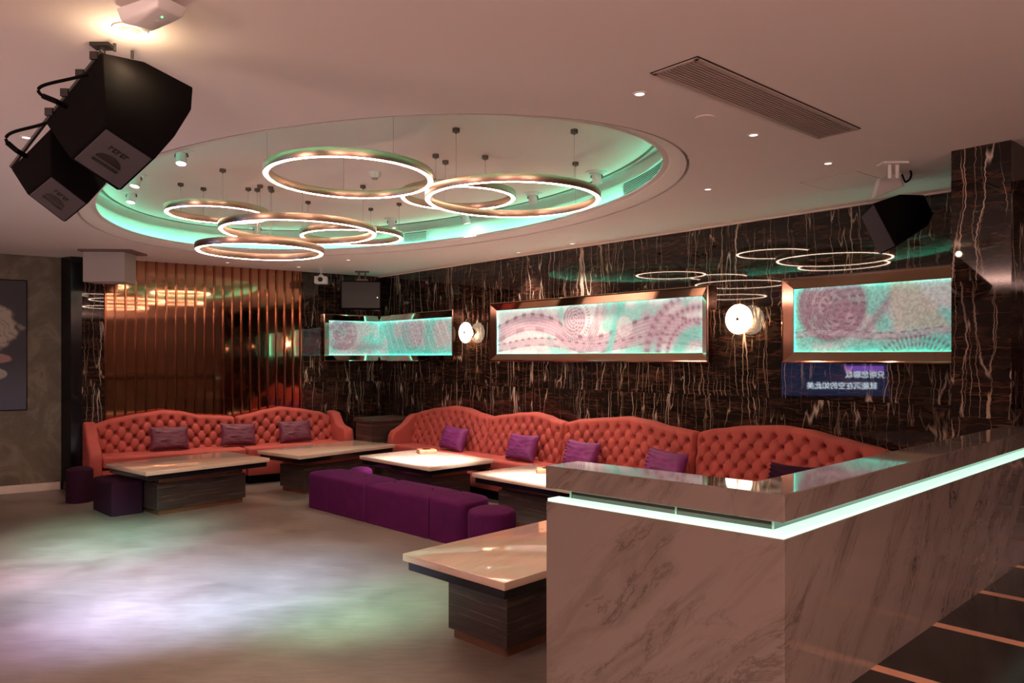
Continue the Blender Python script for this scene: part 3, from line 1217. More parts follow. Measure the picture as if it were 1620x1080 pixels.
m.tube(bez(PD(1424, 258, D0 + .1) - SP2, PD(1446, 264, D0 + .1) - SP2, PD(1446, 284, D0 + .1) - SP2, PD(1432, 288, D0 + .15) - SP2), .007)
m.tube([PD(1432, 288, D0 + .15) - SP2, PD(1427, 276, D0 + .12) - SP2], .006)
part('cable', m, M['black'], root, True)

# ------------------------------------------------------------------ grey box under the ceiling by the copper wall
c_ = PD(163, 440, 8.85)
root = thing('ceiling_box', 'pale grey box hanging under the ceiling before the left end of the copper slats', 'ceiling box', (c_.x, c_.y + .15, ZC), math.radians(2))
part('casing', MB().box((0, 0, -.195), (.475, .30, .35), bev=.004), M['grey'], root)
part('top_board', MB().box((.045, -.01, -.011), (.60, .44, .022)), M['brown'], root, False, 'wider brown board')

# ------------------------------------------------------------------ hanging monitor and camera near the corner
c_ = PD(571, 467, 11.0)
root = thing('monitor', 'black flat screen hanging from the ceiling in the far corner', 'screen', (c_.x, c_.y, c_.z), math.radians(8))
part('casing', MB().box((0, .03, 0), (.585, .06, .42), bev=.006), M['black'], root)
part('display', MB().box((0, -.003, .005), (.545, .006, .375)), plain('display_off', (.012, .009, .012), .35), root)
part('indicator', MB().box((.235, -.007, -.03), (.012, .006, .012)), plain('indicator_white', (1, 1, 1), .4, emit=(1, .9, .85), strength=1.5), root)
m = MB()
zt = ZC - c_.z
m.cyl((-.03, .04, .2), (-.03, .04, zt), .014)
m.cyl((.06, .04, .2), (.06, .04, zt), .010)
m.box((.015, .04, zt - .008), (.20, .10, .016))
m.box((.015, .045, .215), (.16, .05, .05))
part('ceiling_mount', m, M['dark_metal'], root, True)

c_ = PD(508, 443, 10.72)
root = thing('projector', 'small white projector hanging before the marble right of the copper slats', 'projector', (c_.x, c_.y, c_.z), math.radians(6))
part('body', MB().box((0, 0, 0), (.175, .14, .105), bev=.012), M['white'], root, True)
part('lens', MB().cyl((0, -.09, .002), (0, -.06, .002), .034, seg=28).cyl((0, -.094, .002), (0, -.088, .002), .026, .020, 24), M['black_gloss'], root, True)
m = MB()
m.cyl((0, 0, .05), (0, 0, ZC - c_.z), .011)
m.box((0, 0, .062), (.055, .05, .03))
m.cyl((0, 0, ZC - c_.z - .012), (0, 0, ZC - c_.z), .035)
part('ceiling_mount', m, M['white'], root, True)

# ------------------------------------------------------------------ copper slat wall
t0, t1 = T_COP
root = thing('copper_slat_panel', 'tall mirror copper panel with upright ribs behind the left sofa', 'wall panel', wb((t0 + t1) / 2, 0.0, 0), RZ_B)
W = t1 - t0
part('backing', MB().box((0, .006, (ZC) / 2), (W, .012, ZC - .004)), M['copper'], root)
m = MB()
nsl = 21
pw_ = W / nsl
for k in range(nsl + 1):
    x = max(-W / 2 + .012, min(W / 2 - .012, -W / 2 + pw_ * k))
    m.box((x, .030, ZC / 2), (.020, .036, ZC - .004), bev=.002, seg=1)
part('rib', m, M['copper_dark'], root)

# ------------------------------------------------------------------ painted panels
def paint_grid(name, w, h, nx, ny, fn, mat, parent, place):
    """flat board coloured per vertex; place(x,z)->local co; fn(x,y) numpy -> rgb"""
    xs = np.linspace(0, w, nx)
    ys = np.linspace(0, h, ny)
    X, Y = np.meshgrid(xs, ys)
    colr = np.clip(fn(X, Y), 0, 1)
    co = place(X, Y)
    verts = co.reshape(-1, 3)
    idx = np.arange(nx * ny).reshape(ny, nx)
    q = np.stack([idx[:-1, :-1], idx[:-1, 1:], idx[1:, 1:], idx[1:, :-1]], -1).reshape(-1, 4)
    me = bpy.data.meshes.new(name)
    me.vertices.add(len(verts))
    me.vertices.foreach_set('co', verts.ravel().astype(np.float32))
    me.loops.add(q.size)
    me.loops.foreach_set('vertex_index', q.ravel().astype(np.int32))
    me.polygons.add(len(q))
    me.polygons.foreach_set('loop_start', np.arange(0, q.size, 4, dtype=np.int32))
    me.update(calc_edges=True)
    me.validate()
    at = me.color_attributes.new('paint', 'FLOAT_COLOR', 'POINT')
    rgba = np.ones((len(verts), 4), np.float32)
    rgba[:, :3] = colr.reshape(-1, 3)
    at.data.foreach_set('color', rgba.ravel())
    me.materials.append(mat)
    o = bpy.data.objects.new(name, me)
    col.objects.link(o)
    o.parent = parent
    return o


def vnoise(X, Y, sc, seed=0):
    rng = np.random.RandomState(seed)
    T = rng.rand(64, 64)
    x, y = X * sc + 100, Y * sc + 100
    xi, yi = np.floor(x).astype(int), np.floor(y).astype(int)
    fx, fy = x - xi, y - yi
    fx, fy = fx * fx * (3 - 2 * fx), fy * fy * (3 - 2 * fy)
    g = lambda a, b: T[a % 64, b % 64]
    return (g(xi, yi) * (1 - fx) * (1 - fy) + g(xi + 1, yi) * fx * (1 - fy) + g(xi, yi + 1) * (1 - fx) * fy + g(xi + 1, yi + 1) * fx * fy)


def fbm(X, Y, sc, seed=0):
    return sum(vnoise(X, Y, sc * 2 ** i, seed + i) * .5 ** i for i in range(4)) / 1.875


PALE = np.array([.72, .70, .72])
MAUVE = np.array([.50, .33, .42])
PLUM = np.array([.24, .13, .18])
LED_WASH = np.array([.13, .62, .54])  # teal LED light on the pale ground, painted into the prints


def blend(c, col_, w):
    return c * (1 - w[..., None]) + col_ * w[..., None]


def ss(a, b, x):
    t = np.clip((x - a) / (b - a), 0, 1)
    return t * t * (3 - 2 * t)


def rosette(c, X, Y, cx, cy, R, k=1.0, core=PLUM, fill=MAUVE, swirl=2.0, dots=18, rw=.45):
    dx, dy = X - cx, Y - cy
    r = np.hypot(dx, dy)
    th = np.arctan2(dy, dx)
    ins = ss(R, R * .94, r)
    c = blend(c, fill, ins * .75 * k)
    ph = r / R * 4.5 + th / (2 * PI) * swirl
    ring = ss(.80, .95, np.abs(np.sin(PI * ph)))
    c = blend(c, PALE, ins * ring * rw)
    ring_i = np.floor(ph)
    ang = np.sin(th * (dots * np.clip(r / R, .3, 1)).round())
    dot = ss(.1, .55, ang) * ss(.35, .75, np.abs(np.cos(PI * ph)))
    c = blend(c, core, ins * dot * .8 * k)
    edge = np.exp(-((r - R) / (R * .05)) ** 2)
    c = blend(c, core, edge * .35)
    return c


def wave_band(c, X, Y, f, w, colr, stripes=3, dots=40, amt=.8):
    d = Y - f(X)
    ins = ss(w, w * .9, np.abs(d))
    c = blend(c, colr, ins * amt)
    st = np.cos(PI * d / w * stripes) ** 8
    c = blend(c, PALE, ins * st * .5)
    dd = ss(.0, .5, np.sin(X * dots)) * np.exp(-((d - w * .85) / (w * .22)) ** 2)
    c = blend(c, PLUM, dd * .9)
    dd = ss(.0, .5, np.sin(X * dots * .45)) * np.exp(-((d + w * .75) / (w * .28)) ** 2)
    return blend(c, PLUM, dd * .55)


def art_mid(X, Y):
    n = fbm(X, Y, 5, 3)
    c = np.ones(X.shape + (3,)) * PALE
    c = blend(c, LED_WASH, ss(.50, .66, fbm(X, Y, 2.6, 9)) * .65)
    c = blend(c, MAUVE, ss(.5, .7, n) * .5)
    c = wave_band(c, X, Y, lambda x: .30 - .10 * np.cos((x - .62) * 3.2) * -1 - .10 * ss(1.0, 1.5, x), .11, MAUVE)
    c = wave_band(c, X, Y, lambda x: .12 + .04 * np.cos((x - .75) * 3.4), .05, MAUVE, 2, 55, .6)
    c = rosette(c, X, Y, 1.36, .40, .17, 1.0)
    d = np.hypot(X - 1.36, Y - .40)
    ring = np.exp(-((d - .225) / .02) ** 2) * ss(-.1, .1, (X - 1.30) - (Y - .4))
    c = blend(c, PLUM, ring * .7 * ss(-.2, .4, np.sin(np.arctan2(Y - .4, X - 1.36) * 40)))
    for k in range(5):
        c = wave_band(c, X, Y, lambda x, k=k: .05 + (x - 1.50 - k * .03) * 2.2, .03, MAUVE, 2, 60, .5)
    c = blend(c, LED_WASH, np.exp(-((X - 1.90 - (Y - .1) * .35) / .05) ** 2) * .75)
    c = rosette(c, X, Y, 2.10, .30, .12, .6, MAUVE, PALE, 0, 12)
    d = np.hypot((X - 3.02), (Y + .02))
    for rr, ww in ((.62, .06), (.48, .045), (.36, .03)):
        c = blend(c, MAUVE, np.exp(-((d - rr) / ww) ** 2) * .9)
        th = np.arctan2(Y + .02, X - 3.02)
        c = blend(c, PLUM, np.exp(-((d - rr) / (ww * .6)) ** 2) * ss(-.1, .5, np.sin(th * 46) + .4 * np.sin(d * 160)) * .7)
    c = blend(c, LED_WASH, ss(.34, .26, d) * ss(.12, .2, d) * .7)
    return c * (.9 + .2 * vnoise(X, Y, 60, 5))[..., None]


def art_right(X, Y):
    n = fbm(X, Y, 4, 21)
    c = np.ones(X.shape + (3,)) * (PALE * .8)
    c = blend(c, LED_WASH, ss(.44, .6, n) * .7)
    c = rosette(c, X, Y, .34, .40, .30, 1.0, PLUM * .7, PLUM * 1.6, 0.0, 30, .08)
    c = blend(c, PLUM * 1.3, ss(.30, .27, np.hypot(X - .34, Y - .40)) * ss(.35, .6, fbm(X, Y, 16, 77)) * .7)
    c = blend(c, MAUVE * .7, np.exp(-((Y - .08 - (X - .55) * 1.3) / .06) ** 2) * ss(.5, .6, X) * ss(1.05, .9, X) * .8)
    c = blend(c, LED_WASH, ss(.20, .04, Y) * ss(.30, .55, X) * .8)  # LED wash along the bottom edge, put into the print colour
    tri = ss(.0, .06, Y - .16) * ss(.78, .86, X + (.5 - Y) * -.1) * ss(0, .06, 1.32 - X - (Y - .16) * .7)
    c = blend(c, np.array([.52, .47, .40]), tri * .8)
    c = wave_band(c, X, Y, lambda x: .16 + .02 * np.sin(x * 6), .03, MAUVE * .8, 2, 70, .6)
    d = np.hypot(X - 1.02, (Y + .20) * 1.1)
    th = np.arctan2(Y + .2, X - 1.02)
    for rr in (.36, .30):
        c = blend(c, PLUM * .9, np.exp(-((d - rr) / .022) ** 2) * ss(-.2, .4, np.sin(th * 60)) * .85)
    c = rosette(c, X, Y, 1.62, .36, .22, .9, PLUM, MAUVE * .8, 1, 20)
    return c * (.75 + .5 * vnoise(X, Y, 80, 6))[..., None]


def art_corner(X, Y):
    n = fbm(X, Y, 5, 33)
    c = np.ones(X.shape + (3,)) * (PALE * .75)
    c = blend(c, LED_WASH, ss(.42, .62, n) * .7)
    c = rosette(c, X, Y, .20, .36, .26, .5, PLUM, PLUM * 2.2, 0.0, 22, .10)
    c = blend(c, PLUM * 1.5, ss(.27, .22, np.hypot(X - .22, Y - .33)) * ss(.35, .6, fbm(X, Y, 14, 78)) * .7)
    c = blend(c, PLUM * 1.3, np.exp(-((Y - .14) / .06) ** 2) * ss(.3, .5, X) * ss(1.0, .8, X) * .6)
    st = np.sin((X * 1.0 + Y * .55) * 38 + 4 * fbm(X, Y, 3, 8))
    right = ss(.85, 1.05, X)
    c = blend(c, PALE * 1.1, right * ss(.75, 1, st) * .55)
    c = rosette(c, X, Y, 1.75, .35, .26, .4, PLUM, MAUVE, 0.4, 22, .15)
    c = blend(c, LED_WASH * 1.1, ss(.22, .02, Y) * ss(.95, 1.2, X) * .8)  # bottom LED wash painted into the right leaf
    return c * (.7 + .6 * vnoise(X, Y, 90, 7))[..., None]


def frame_rect(w, h, z0):
    """bevelled mirror frame, local x centred, wall plane y=0"""
    prof = [(-.0, .0), (0, .070), (.010, .077), (.020, .075), (.092, .034), (.096, .030), (.090, .027)]
    m = MB()
    loops = []
    for ins, y in prof:
        loops.append([Vector((sx * (w / 2 - ins), y, z)) for sx, z in ((-1, z0 + ins), (1, z0 + ins), (1, z0 + h - ins), (-1, z0 + h - ins))])
    G = [[lp[i % 4] for lp in loops] for i in range(4)]
    m.grid(G, close_u=True)
    return m


def led_rect(w, h, z0, ins, y, t=.007, sides='tblr'):
    m = MB()
    W2, H2 = w - 2 * ins, h - 2 * ins
    zc = z0 + h / 2
    if 't' in sides:
        m.box((0, y, zc + H2 / 2 - t / 2), (W2, t, t))
    if 'b' in sides:
        m.box((0, y, zc - H2 / 2 + t / 2), (W2, t, t))
    if 'l' in sides:
        m.box((W2 / 2 - t / 2, y, zc), (t, t, H2 - 2 * t))
    if 'r' in sides:
        m.box((-W2 / 2 + t / 2, y, zc), (t, t, H2 - 2 * t))
    return m


FZ0, FZ1 = 1.605, 2.345
for s0, s1, fn, label, den in ((2.755, 6.02, art_mid, 'long lit paisley artwork in a bronze frame between the two disc wall lamps', 150),
                               (6.77, 8.75, art_right, 'lit paisley artwork in a bronze frame running behind the right pier', 150)):
    w, h = s1 - s0, FZ1 - FZ0
    root = thing('wall_artwork', label, 'artwork', wr((s0 + s1) / 2), RZ_R, 'backlit artworks on the marble walls')
    part('frame', frame_rect(w, h, FZ0), M['bronze'], root)
    ins = .080
    aw, ah = w - 2 * ins, h - 2 * ins
    paint_grid('print', aw, ah, int(aw * den), int(ah * den), fn, M['paint_art'], root,
               lambda X, Y, aw=aw: np.stack([aw / 2 - X, np.full_like(X, .012), FZ0 + ins + Y], -1))
    part('led_strip', led_rect(w, h, FZ0, ins - .009, .0185, .006), M['art_led'], root, False, 'thin glowing green edge strip')

# corner artwork folded over both walls
tA, sB = 0.93, 1.985
root = thing('wall_artwork', 'lit paisley artwork in a bronze frame folded round the far room corner', 'artwork', (C.x, C.y, 0), 0, 'backlit artworks on the marble walls')


def corner_pt(y):
    # intersection of the two offset wall lines
    a = C + NB * y
    b = C + NR * y
    mtx = Matrix(((UB.x, -UR.x), (UB.y, -UR.y)))
    k = mtx.inverted() @ (b - a)
    return a + UB * k[0]


loops = []
for ins, y in [(-.0, .0), (0, .070), (.010, .077), (.020, .075), (.092, .034), (.096, .030), (.090, .027)]:
    a = wb(tA - ins, y).xy - C
    c_ = corner_pt(y) - C
    b = wr(sB - ins, y).xy - C
    zl, zh = FZ0 - .01 + ins, FZ1 - .04 - ins
    loops.append([Vector((q.x, q.y, z)) for q, z in ((a, zl), (c_, zl), (b, zl), (b, zh), (c_, zh), (a, zh))])
m = MB()
m.grid([[lp[i] for lp in loops] for i in range(6)], close_u=True)
part('frame', m, M['bronze'], root)
wA, wB = tA - .080, sB - .080
cp = corner_pt(.012) - C


def place_corner(X, Y):
    out = np.zeros(X.shape + (3,))
    pa = np.array(wb(wA, .012).xy - C)
    pc = np.array(cp)
    pb_ = np.array(wr(wB, .012).xy - C)
    la = np.linalg.norm(pa - pc)
    lb = np.linalg.norm(pb_ - pc)
    tt = X / (wA + wB) * (la + lb)
    k1 = np.clip(tt / la, 0, 1)[..., None]
    k2 = np.clip((tt - la) / lb, 0, 1)[..., None]
    out[..., :2] = np.where((tt <= la)[..., None], pa + (pc - pa) * k1, pc + (pb_ - pc) * k2)
    out[..., 2] = FZ0 - .01 + .080 + Y
    return out


ah = (FZ1 - .04) - (FZ0 - .01) - 2 * .080
paint_grid('print', wA + wB, ah, 400, 80, art_corner, M['paint_art'], root, place_corner)
m = MB()
cq = corner_pt(.018) - C
for z in (FZ0 - .01 + .086, FZ1 - .04 - .086):
    m.tube([wb(wA, .018, z) - C.to_3d(), Vector((cq.x, cq.y, z)), wr(wB, .018, z) - C.to_3d()], .003, 6)
z = (FZ0 + FZ1) / 2 - .025
m.box((wb(wA, .018, z) - C.to_3d()), (.004, .004, ah))
m.box((wr(wB, .018, z) - C.to_3d()), (.004, .004, ah))
part('led_strip', m, M['art_led'], root, False, 'thin glowing green edge strip')

# ------------------------------------------------------------------ disc wall lamps
for s, z, label in ((2.30, 1.985, 'glowing disc wall lamp between the corner artwork and the long artwork'), (6.367, 2.005, 'glowing disc wall lamp between the long artwork and the right artwork')):
    root = thing('wall_lamp', label, 'wall lamp', wr(s, 0, z), RZ_R, 'disc wall lamps')
    q = Matrix.Rotation(-PI / 2, 4, 'X')      # local z -> +y (into the room)
    part('back_plate', MB().lathe([(0, 0), (.06, 0), (.06, .018), (.03, .024), (.018, .09), (0, .09)], 32, False, q), M['bronze'], root, True)
    part('glass_disc', MB().lathe([(0, .085), (.125, .087), (.136, .095), (.138, .106), (.130, .116), (.0, .120)], 48, False, q), M['sconce_glow'], root, True, 'glowing white glass disc')
    m = MB().lathe([(0, .118), (.014, .118), (.014, .128), (0, .130)], 24, False, q)
    part('centre_knob', m, M['dark_metal'], root, True)
    m = MB()
    m.cyl((0, .124, 0), (0, .124, .165), .003, seg=8)
    lamp('wall_lamp_glow', 'POINT', wr(s, .055, z - .02), 9.0, (1.0, 0.62, 0.34), 0.03)
    m.tube([Vector((-.03 + .03 * math.cos(a), .10, .14 + .035 * math.sin(a))) for a in [PI * i / 10 for i in range(11)]], .004, 8)
    part('hook', m, M['bronze'], root, True)

# ------------------------------------------------------------------ painting on the left wall
wq = P1 + LW * 0.36
root = thing('painting', 'dark navy canvas with a pale curly shape hanging on the olive left wall', 'painting', (wq.x, wq.y, 1.01), math.atan2(LW.y, LW.x))
yn = 1 if Vector((-LW.y, LW.x)).dot(NL) > 0 else -1
CW, CH = 1.25, 1.59
part('canvas_frame', MB().box((CW / 2, yn * .02, CH / 2), (CW, .036, CH), bev=.003), M['black'], root)


def bust(X, Y):
    c = np.ones(X.shape + (3,)) * np.array([.020, .020, .030])
    c = blend(c, np.array([.055, .062, .11]), ss(.75, .1, Y) * .9)
    n = fbm(X, Y, 9, 40)
    d = np.hypot((X - .50) / .46, (Y - 1.00) / .33) + (n - .5) * .35
    ins = ss(1.0, .86, d)
    curl = .5 + .5 * np.sin(26 * fbm(X, Y, 7, 50) + 14 * np.hypot(X - .3, Y - .9))
    c = blend(c, np.array([.40, .35, .30]), ins * .95)
    c = blend(c, np.array([.10, .07, .06]), ins * ss(.62, .98, curl) * .45)
    d2 = np.hypot((X - .34) / .20, (Y - .62) / .07) + (n - .5) * .4
    c = blend(c, np.array([.40, .22, .22]), ss(1, .8, d2) * .8)
    d3 = np.hypot((X - .36) / .16, (Y - .43) / .09)
    c = blend(c, np.array([.42, .40, .36]), ss(1, .85, d3 + (n - .5) * .6) * .8)
    return c


paint_grid('picture', CW - .02, CH - .02, 150, 170, bust, M['paint'], root, lambda X, Y: np.stack([X + .01, np.full_like(X, yn * .0392), Y + .01], -1))


# ------------------------------------------------------------------ sofas
def smooth_profile(pts):
    xs = np.array([p[0] for p in pts])
    zs = np.array([p[1] for p in pts])

    def f(x):
        # cosine-eased interpolation
        i = np.clip(np.searchsorted(xs, x) - 1, 0, len(xs) - 2)
        t = np.clip((x - xs[i]) / (xs[i + 1] - xs[i]), 0, 1)
        t = .5 * t + .5 * (t * t * (3 - 2 * t))
        return zs[i] * (1 - t) + zs[i + 1] * t
    return f


SEAT_Z = .475
DEPTH = .78


def backrest(x0, x1, prof, y_seat=.30, y_top=.20):
    f = smooth_profile(prof)
    nx = int((x1 - x0) / .0085)
    dx, dy = .150, .088
    ncol = round((x1 - x0) / dx)
    dx = (x1 - x0) / ncol
    xs = np.linspace(x0, x1, nx + 1)
    cols = []
    nb = 62
    for x in xs:
        zt = float(f(x))
        a = x - x0 + dx * .5
        pts = []
        e = min(x - x0, x1 - x) / .035
        edge = 1 - (1 - min(1.0, e)) ** 2
        zb = SEAT_Z - .12
        hb = zt - .045 - zb
        for j in range(nb + 1):
            z = zb + hb * j / nb
            bq = zt - z                 # distance below the crest
            b2 = bq - .10
            u, v = a / dx + b2 / (2 * dy), a / dx - b2 / (2 * dy)
            if b2 >= 0:
                hgt = (abs(math.sin(PI * u)) * abs(math.sin(PI * v))) ** .30
                # nearest button
                best = 9
                for row in (math.floor(b2 / dy), math.floor(b2 / dy) + 1):
                    sh = 0 if row % 2 == 0 else .5
                    kx = round(a / dx - sh) + sh
                    best = min(best, math.hypot(a - kx * dx, b2 - row * dy))
                dim = math.exp(-(best / .019) ** 2)
            else:
                t = min(1, -b2 / .085)
                hgt = (1 - t) * abs(math.sin(PI * a / dx)) ** .60 + t * .9
                kx = round(a / dx) * dx
                dim = math.exp(-(math.hypot(a - kx, b2) / .021) ** 2)
            tt = (z - zb) / (zt - zb)
            y = y_seat + (y_top - y_seat) * tt + (.030 * hgt - .055 * dim) * edge - .03 * (1 - edge)
            pts.append((x, y, z))
        # rolled crest
        yl = pts[-1][1]
        r = .045
        yc0, yc1 = yl, .07
        for j in range(1, 9):
            a_ = PI * j / 9
            yy = (yc0 + yc1) / 2 + (yc0 - yc1) / 2 * math.cos(a_)
            pts.append((x, yy, zt - .045 + .045 * math.sin(a_) * (0.6 + .4 * edge)))
        pts.append((x, .07, zt - .05))
        pts.append((x, .05, zb))
        cols.append(pts)
    m = MB()
    m.grid(cols)
    for c_ in (cols[0], cols[-1]):
        m.add([Vector(p) for p in c_], [tuple(range(len(c_)))])
    return m


def arm_mesh(x, w, sloped=False):
    """arm in the yz plane, thickness w along x"""
    side_ = [(.06, .06), (DEPTH - .01, .06), (DEPTH, .50), (DEPTH - .02, .60), (DEPTH - .06, .655), (min(.60, DEPTH - .12), .675), (.48, .69), (.40, .73), (.33, .80), (.26, .86), (.06, .88)]
    if sloped:
        side_ = [(.06, .06), (.76, .06), (.80, .46), (.78, .53), (.70, .575), (.52, .635), (.47, .66), (.44, .72), (.30, .80), (.20, .84), (.06, .86)]
    m = MB()
    mt = Matrix(((0, 0, 1, x), (1, 0, 0, 0), (0, 1, 0, 0), (0, 0, 0, 1)))
    m.prism(side_, -w / 2, w / 2, .030, 3, mt)
    return m


def sofa_section(label, frame, a0, a1, prof_abs, arm=None, group='tufted coral sofa sections'):
    global DEPTH
    DEPTH = .62 if frame == 'r' else .78
    """a0..a1 along the wall; prof_abs: list of (coordinate, crest height)"""
    ac = (a0 + a1) / 2
    if frame == 'r':
        loc, rz, sg = wr(ac, .02), RZ_R, -1
    else:
        loc, rz, sg = wb(ac, .02), RZ_B, 1
    hw = (a1 - a0) / 2
    prof = sorted([(sg * (a - ac), z) for a, z in prof_abs])
    root = thing('sofa_section', label, 'sofa', loc, rz, group)
    lo, hi = -hw + .004, hw - .004
    if arm:
        e = sg * (arm - ac)
        if e > 0:
            part('armrest', arm_mesh(hw - .07, .14, frame == 'b'), M['velvet'], root, True)
            bhi, blo = hw - .05, lo
            shi, slo = hw - .14, lo
        else:
            part('armrest', arm_mesh(-hw + .07, .14), M['velvet'], root, True)
            blo, bhi = -hw + .05, hi
            slo, shi = -hw + .14, hi
    else:
        blo, bhi, slo, shi = lo, hi, lo, hi
    part('backrest', backrest(blo, bhi, prof), M['velvet'], root, True)
    part('seat_cushion', MB().box(((slo + shi) / 2, (DEPTH + .275) / 2, SEAT_Z - .065), (shi - slo - .004, DEPTH - .275, .13), bev=.03, seg=3), M['velvet'], root, True)
    part('base_panel', MB().box(((slo + shi) / 2, (DEPTH + .06) / 2, .215), (shi - slo - .004, DEPTH - .10, .205), bev=.012, seg=2), M['velvet'], root, True)
    part('plinth', MB().box((0, DEPTH / 2, .055), (2 * hw - .06, DEPTH - .14, .11)), M['black'], root)
    return root


sofa_section('coral tufted sofa section under the left half of the copper panel, with sloping left arm', 'b', 2.245, 4.05,
             [(2.245, .855), (2.45, .875), (2.70, .895), (2.95, .955), (3.15, .975), (3.40, .945), (3.70, .90), (3.95, .83), (4.05, .80)], arm=4.05)
sofa_section('coral tufted sofa section under the right half of the copper panel, with low right arm', 'b', .76, 2.235,
             [(.76, .70), (.88, .80), (1.05, .875), (1.35, .93), (1.62, .965), (1.85, .93), (2.05, .885), (2.235, .855)], arm=.76)
sofa_section('coral tufted sofa section with low arm beside the corner cabinet', 'r', 1.22, 2.95,
             [(1.22, .80), (1.32, .88), (1.5, .925), (1.8, .975), (2.2, 1.02), (2.45, 1.005), (2.75, .95), (2.95, .925)], arm=1.22)
sofa_section('short coral tufted sofa section, second from the corner along the marble wall', 'r', 2.955, 4.25,
             [(2.955, .925), (3.2, .96), (3.5, 1.0), (3.75, 1.02), (3.95, .995), (4.1, .955), (4.25, .935)])
sofa_section('coral tufted sofa section below the middle of the long artwork', 'r', 4.255, 5.99,
             [(4.255, .935), (4.5, .985), (4.85, 1.02), (5.15, 1.05), (5.4, 1.03), (5.65, .985), (5.99, .955)])
sofa_section('dim coral tufted sofa section at the right, partly behind the marble ledge', 'r', 6.0, 7.80,
             [(6.0, .955), (6.2, 1.0), (6.5, 1.045), (6.85, 1.07), (7.1, 1.05), (7.35, 1.005), (7.6, .96), (7.80, .92)], arm=7.80)


# ------------------------------------------------------------------ cushions
def cushion_mesh(w=.46, h=.33, t=.085, ruffle=0.0):
    nu, nv = 30, 22
    m = MB()
    for sgn in (1, -1):
        g = []
        for i in range(nu + 1):
            row = []
            for j in range(nv + 1):
                u, v = -1 + 2 * i / nu, -1 + 2 * j / nv
                th = t * (max(0, (1 - u ** 4)) * max(0, (1 - v ** 4))) ** .5
                x = u * w / 2 * (1 - .07 * (1 - v * v) * abs(u) ** 3)
                z = v * h / 2 * (1 - .10 * (1 - u * u) * abs(v) ** 3)
                wr_ = noise.noise(Vector((u * 2.5, v * 6, sgn * 3.1))) * .012 * (th / t)
                ru = ruffle * max(0, u - .55) * math.sin(v * 26) * .03
                row.append((x + ru * .4, sgn * (th + wr_) + ru, z))
            g.append(row)
        m.grid(g)
    bmesh.ops.remove_doubles(m.bm, verts=m.bm.verts, dist=.0008)
    return m


CUSH = [
    # frame, wall coordinate, y offset, z, lean, roll, mirrored ruffle, mat, label
    ('b', 268, 704, .43, 'cushion_plum', 'plum cushion on the left half of the left sofa, above the table top'),
    ('b', 377, 696, .43, 'cushion_plum', 'plum cushion resting over the seam of the left sofa'),
    ('b', 467, 689, .43, 'cushion_plum', 'dark plum cushion on the right half of the left sofa'),
    ('r', 718, 690, .43, 'cushion', 'dusky purple cushion nearest the corner on the long sofa'),
    ('r', 826, 703, .43, 'cushion', 'purple cushion between the two marble tables on the long sofa'),
    ('r', 919, 712, .43, 'cushion', 'purple cushion in the valley before the long sofa middle hump'),
    ('r', 1052, 726, .43, 'cushion', 'purple cushion left of the dark sofa seam, above the ledge'),
    ('r', 1255, 744, .43, 'purple_dim', 'shadowed plum cushion at the right end, just above the ledge'),  # shadow put into its darker velvet colour
]
cm = {}
for fr, px, py, _, mat, label in CUSH:
    r = Vector(((px - 810) / F, 1.0))
    o_, u_, n_ = (C, UR, NR) if fr == 'r' else (C, UB, NB)
    yo = .445
    mtx = Matrix(((r.x, -u_.x), (r.y, -u_.y)))
    k = mtx.inverted() @ (o_ + n_ * yo)
    D, s = k[0], k[1]
    p = wr(s, yo) if fr == 'r' else wb(s, yo)
    root = tag(link_mesh('cushion', cushion_mesh(.47 if fr == 'b' else .46, .31, .075, .0 if fr == 'b' else 1.0), M[mat], None, True), label, 'cushion', 'cushions on the coral sofas')
    lean = math.radians(20)
    roll = math.radians(random.uniform(-4, 4))
    root.location = (p.x, p.y, SEAT_Z + .155)
    root.rotation_euler = (lean, roll, RZ_R if fr == 'r' else RZ_B)


# ------------------------------------------------------------------ coffee tables
def coffee_table(label, cx, cy, rz, ln, wd):
    root = thing('coffee_table', label, 'coffee table', (cx, cy, 0), rz, 'low tables with stone tops')
    k_ = (H - .50) / (H - .48)          # plan measured on the top, which lies at 0.50
    root.location = (cx * k_, cy * k_, 0)
    bl, bw = ln - .40, wd - .36
    part('plinth', MB().box((0, 0, .028), (bl - .05, bw - .05, .056)), M['bronze_wood'], root)
    part('base', MB().box((0, 0, .195), (bl, bw, .28), bev=.004), M['wood'], root)
    part('neck', MB().box((0, 0, .368), (bl - .05, bw - .05, .068)), M['bronze_wood'], root)
    part('underframe', MB().box((0, 0, .428), (ln - .05, wd - .05, .052), bev=.003), M['black_gloss'], root)
    part('tabletop', MB().box((0, 0, .478), (ln, wd, .044), bev=.006, seg=2), M['top_marble'], root, True)
    return root


coffee_table('stone-topped low table before the left half of the left sofa', -3.665, 8.64, math.radians(50), 1.41, .95)
coffee_table('stone-topped low table before the right half of the left sofa', -2.40, 9.94, math.radians(52), 1.53, .85)
coffee_table('bright white-topped low table behind the row of purple ottomans', -1.02, 8.93, math.radians(-46), 1.34, .92)
coffee_table('bright white-topped low table half hidden by the end of the marble ledge', .385, 7.54, math.radians(-46), 1.36, .86)
coffee_table('nearest low table with glossy beige top, against the marble ledge', .165, 4.775, math.radians(46), 1.45, .845)

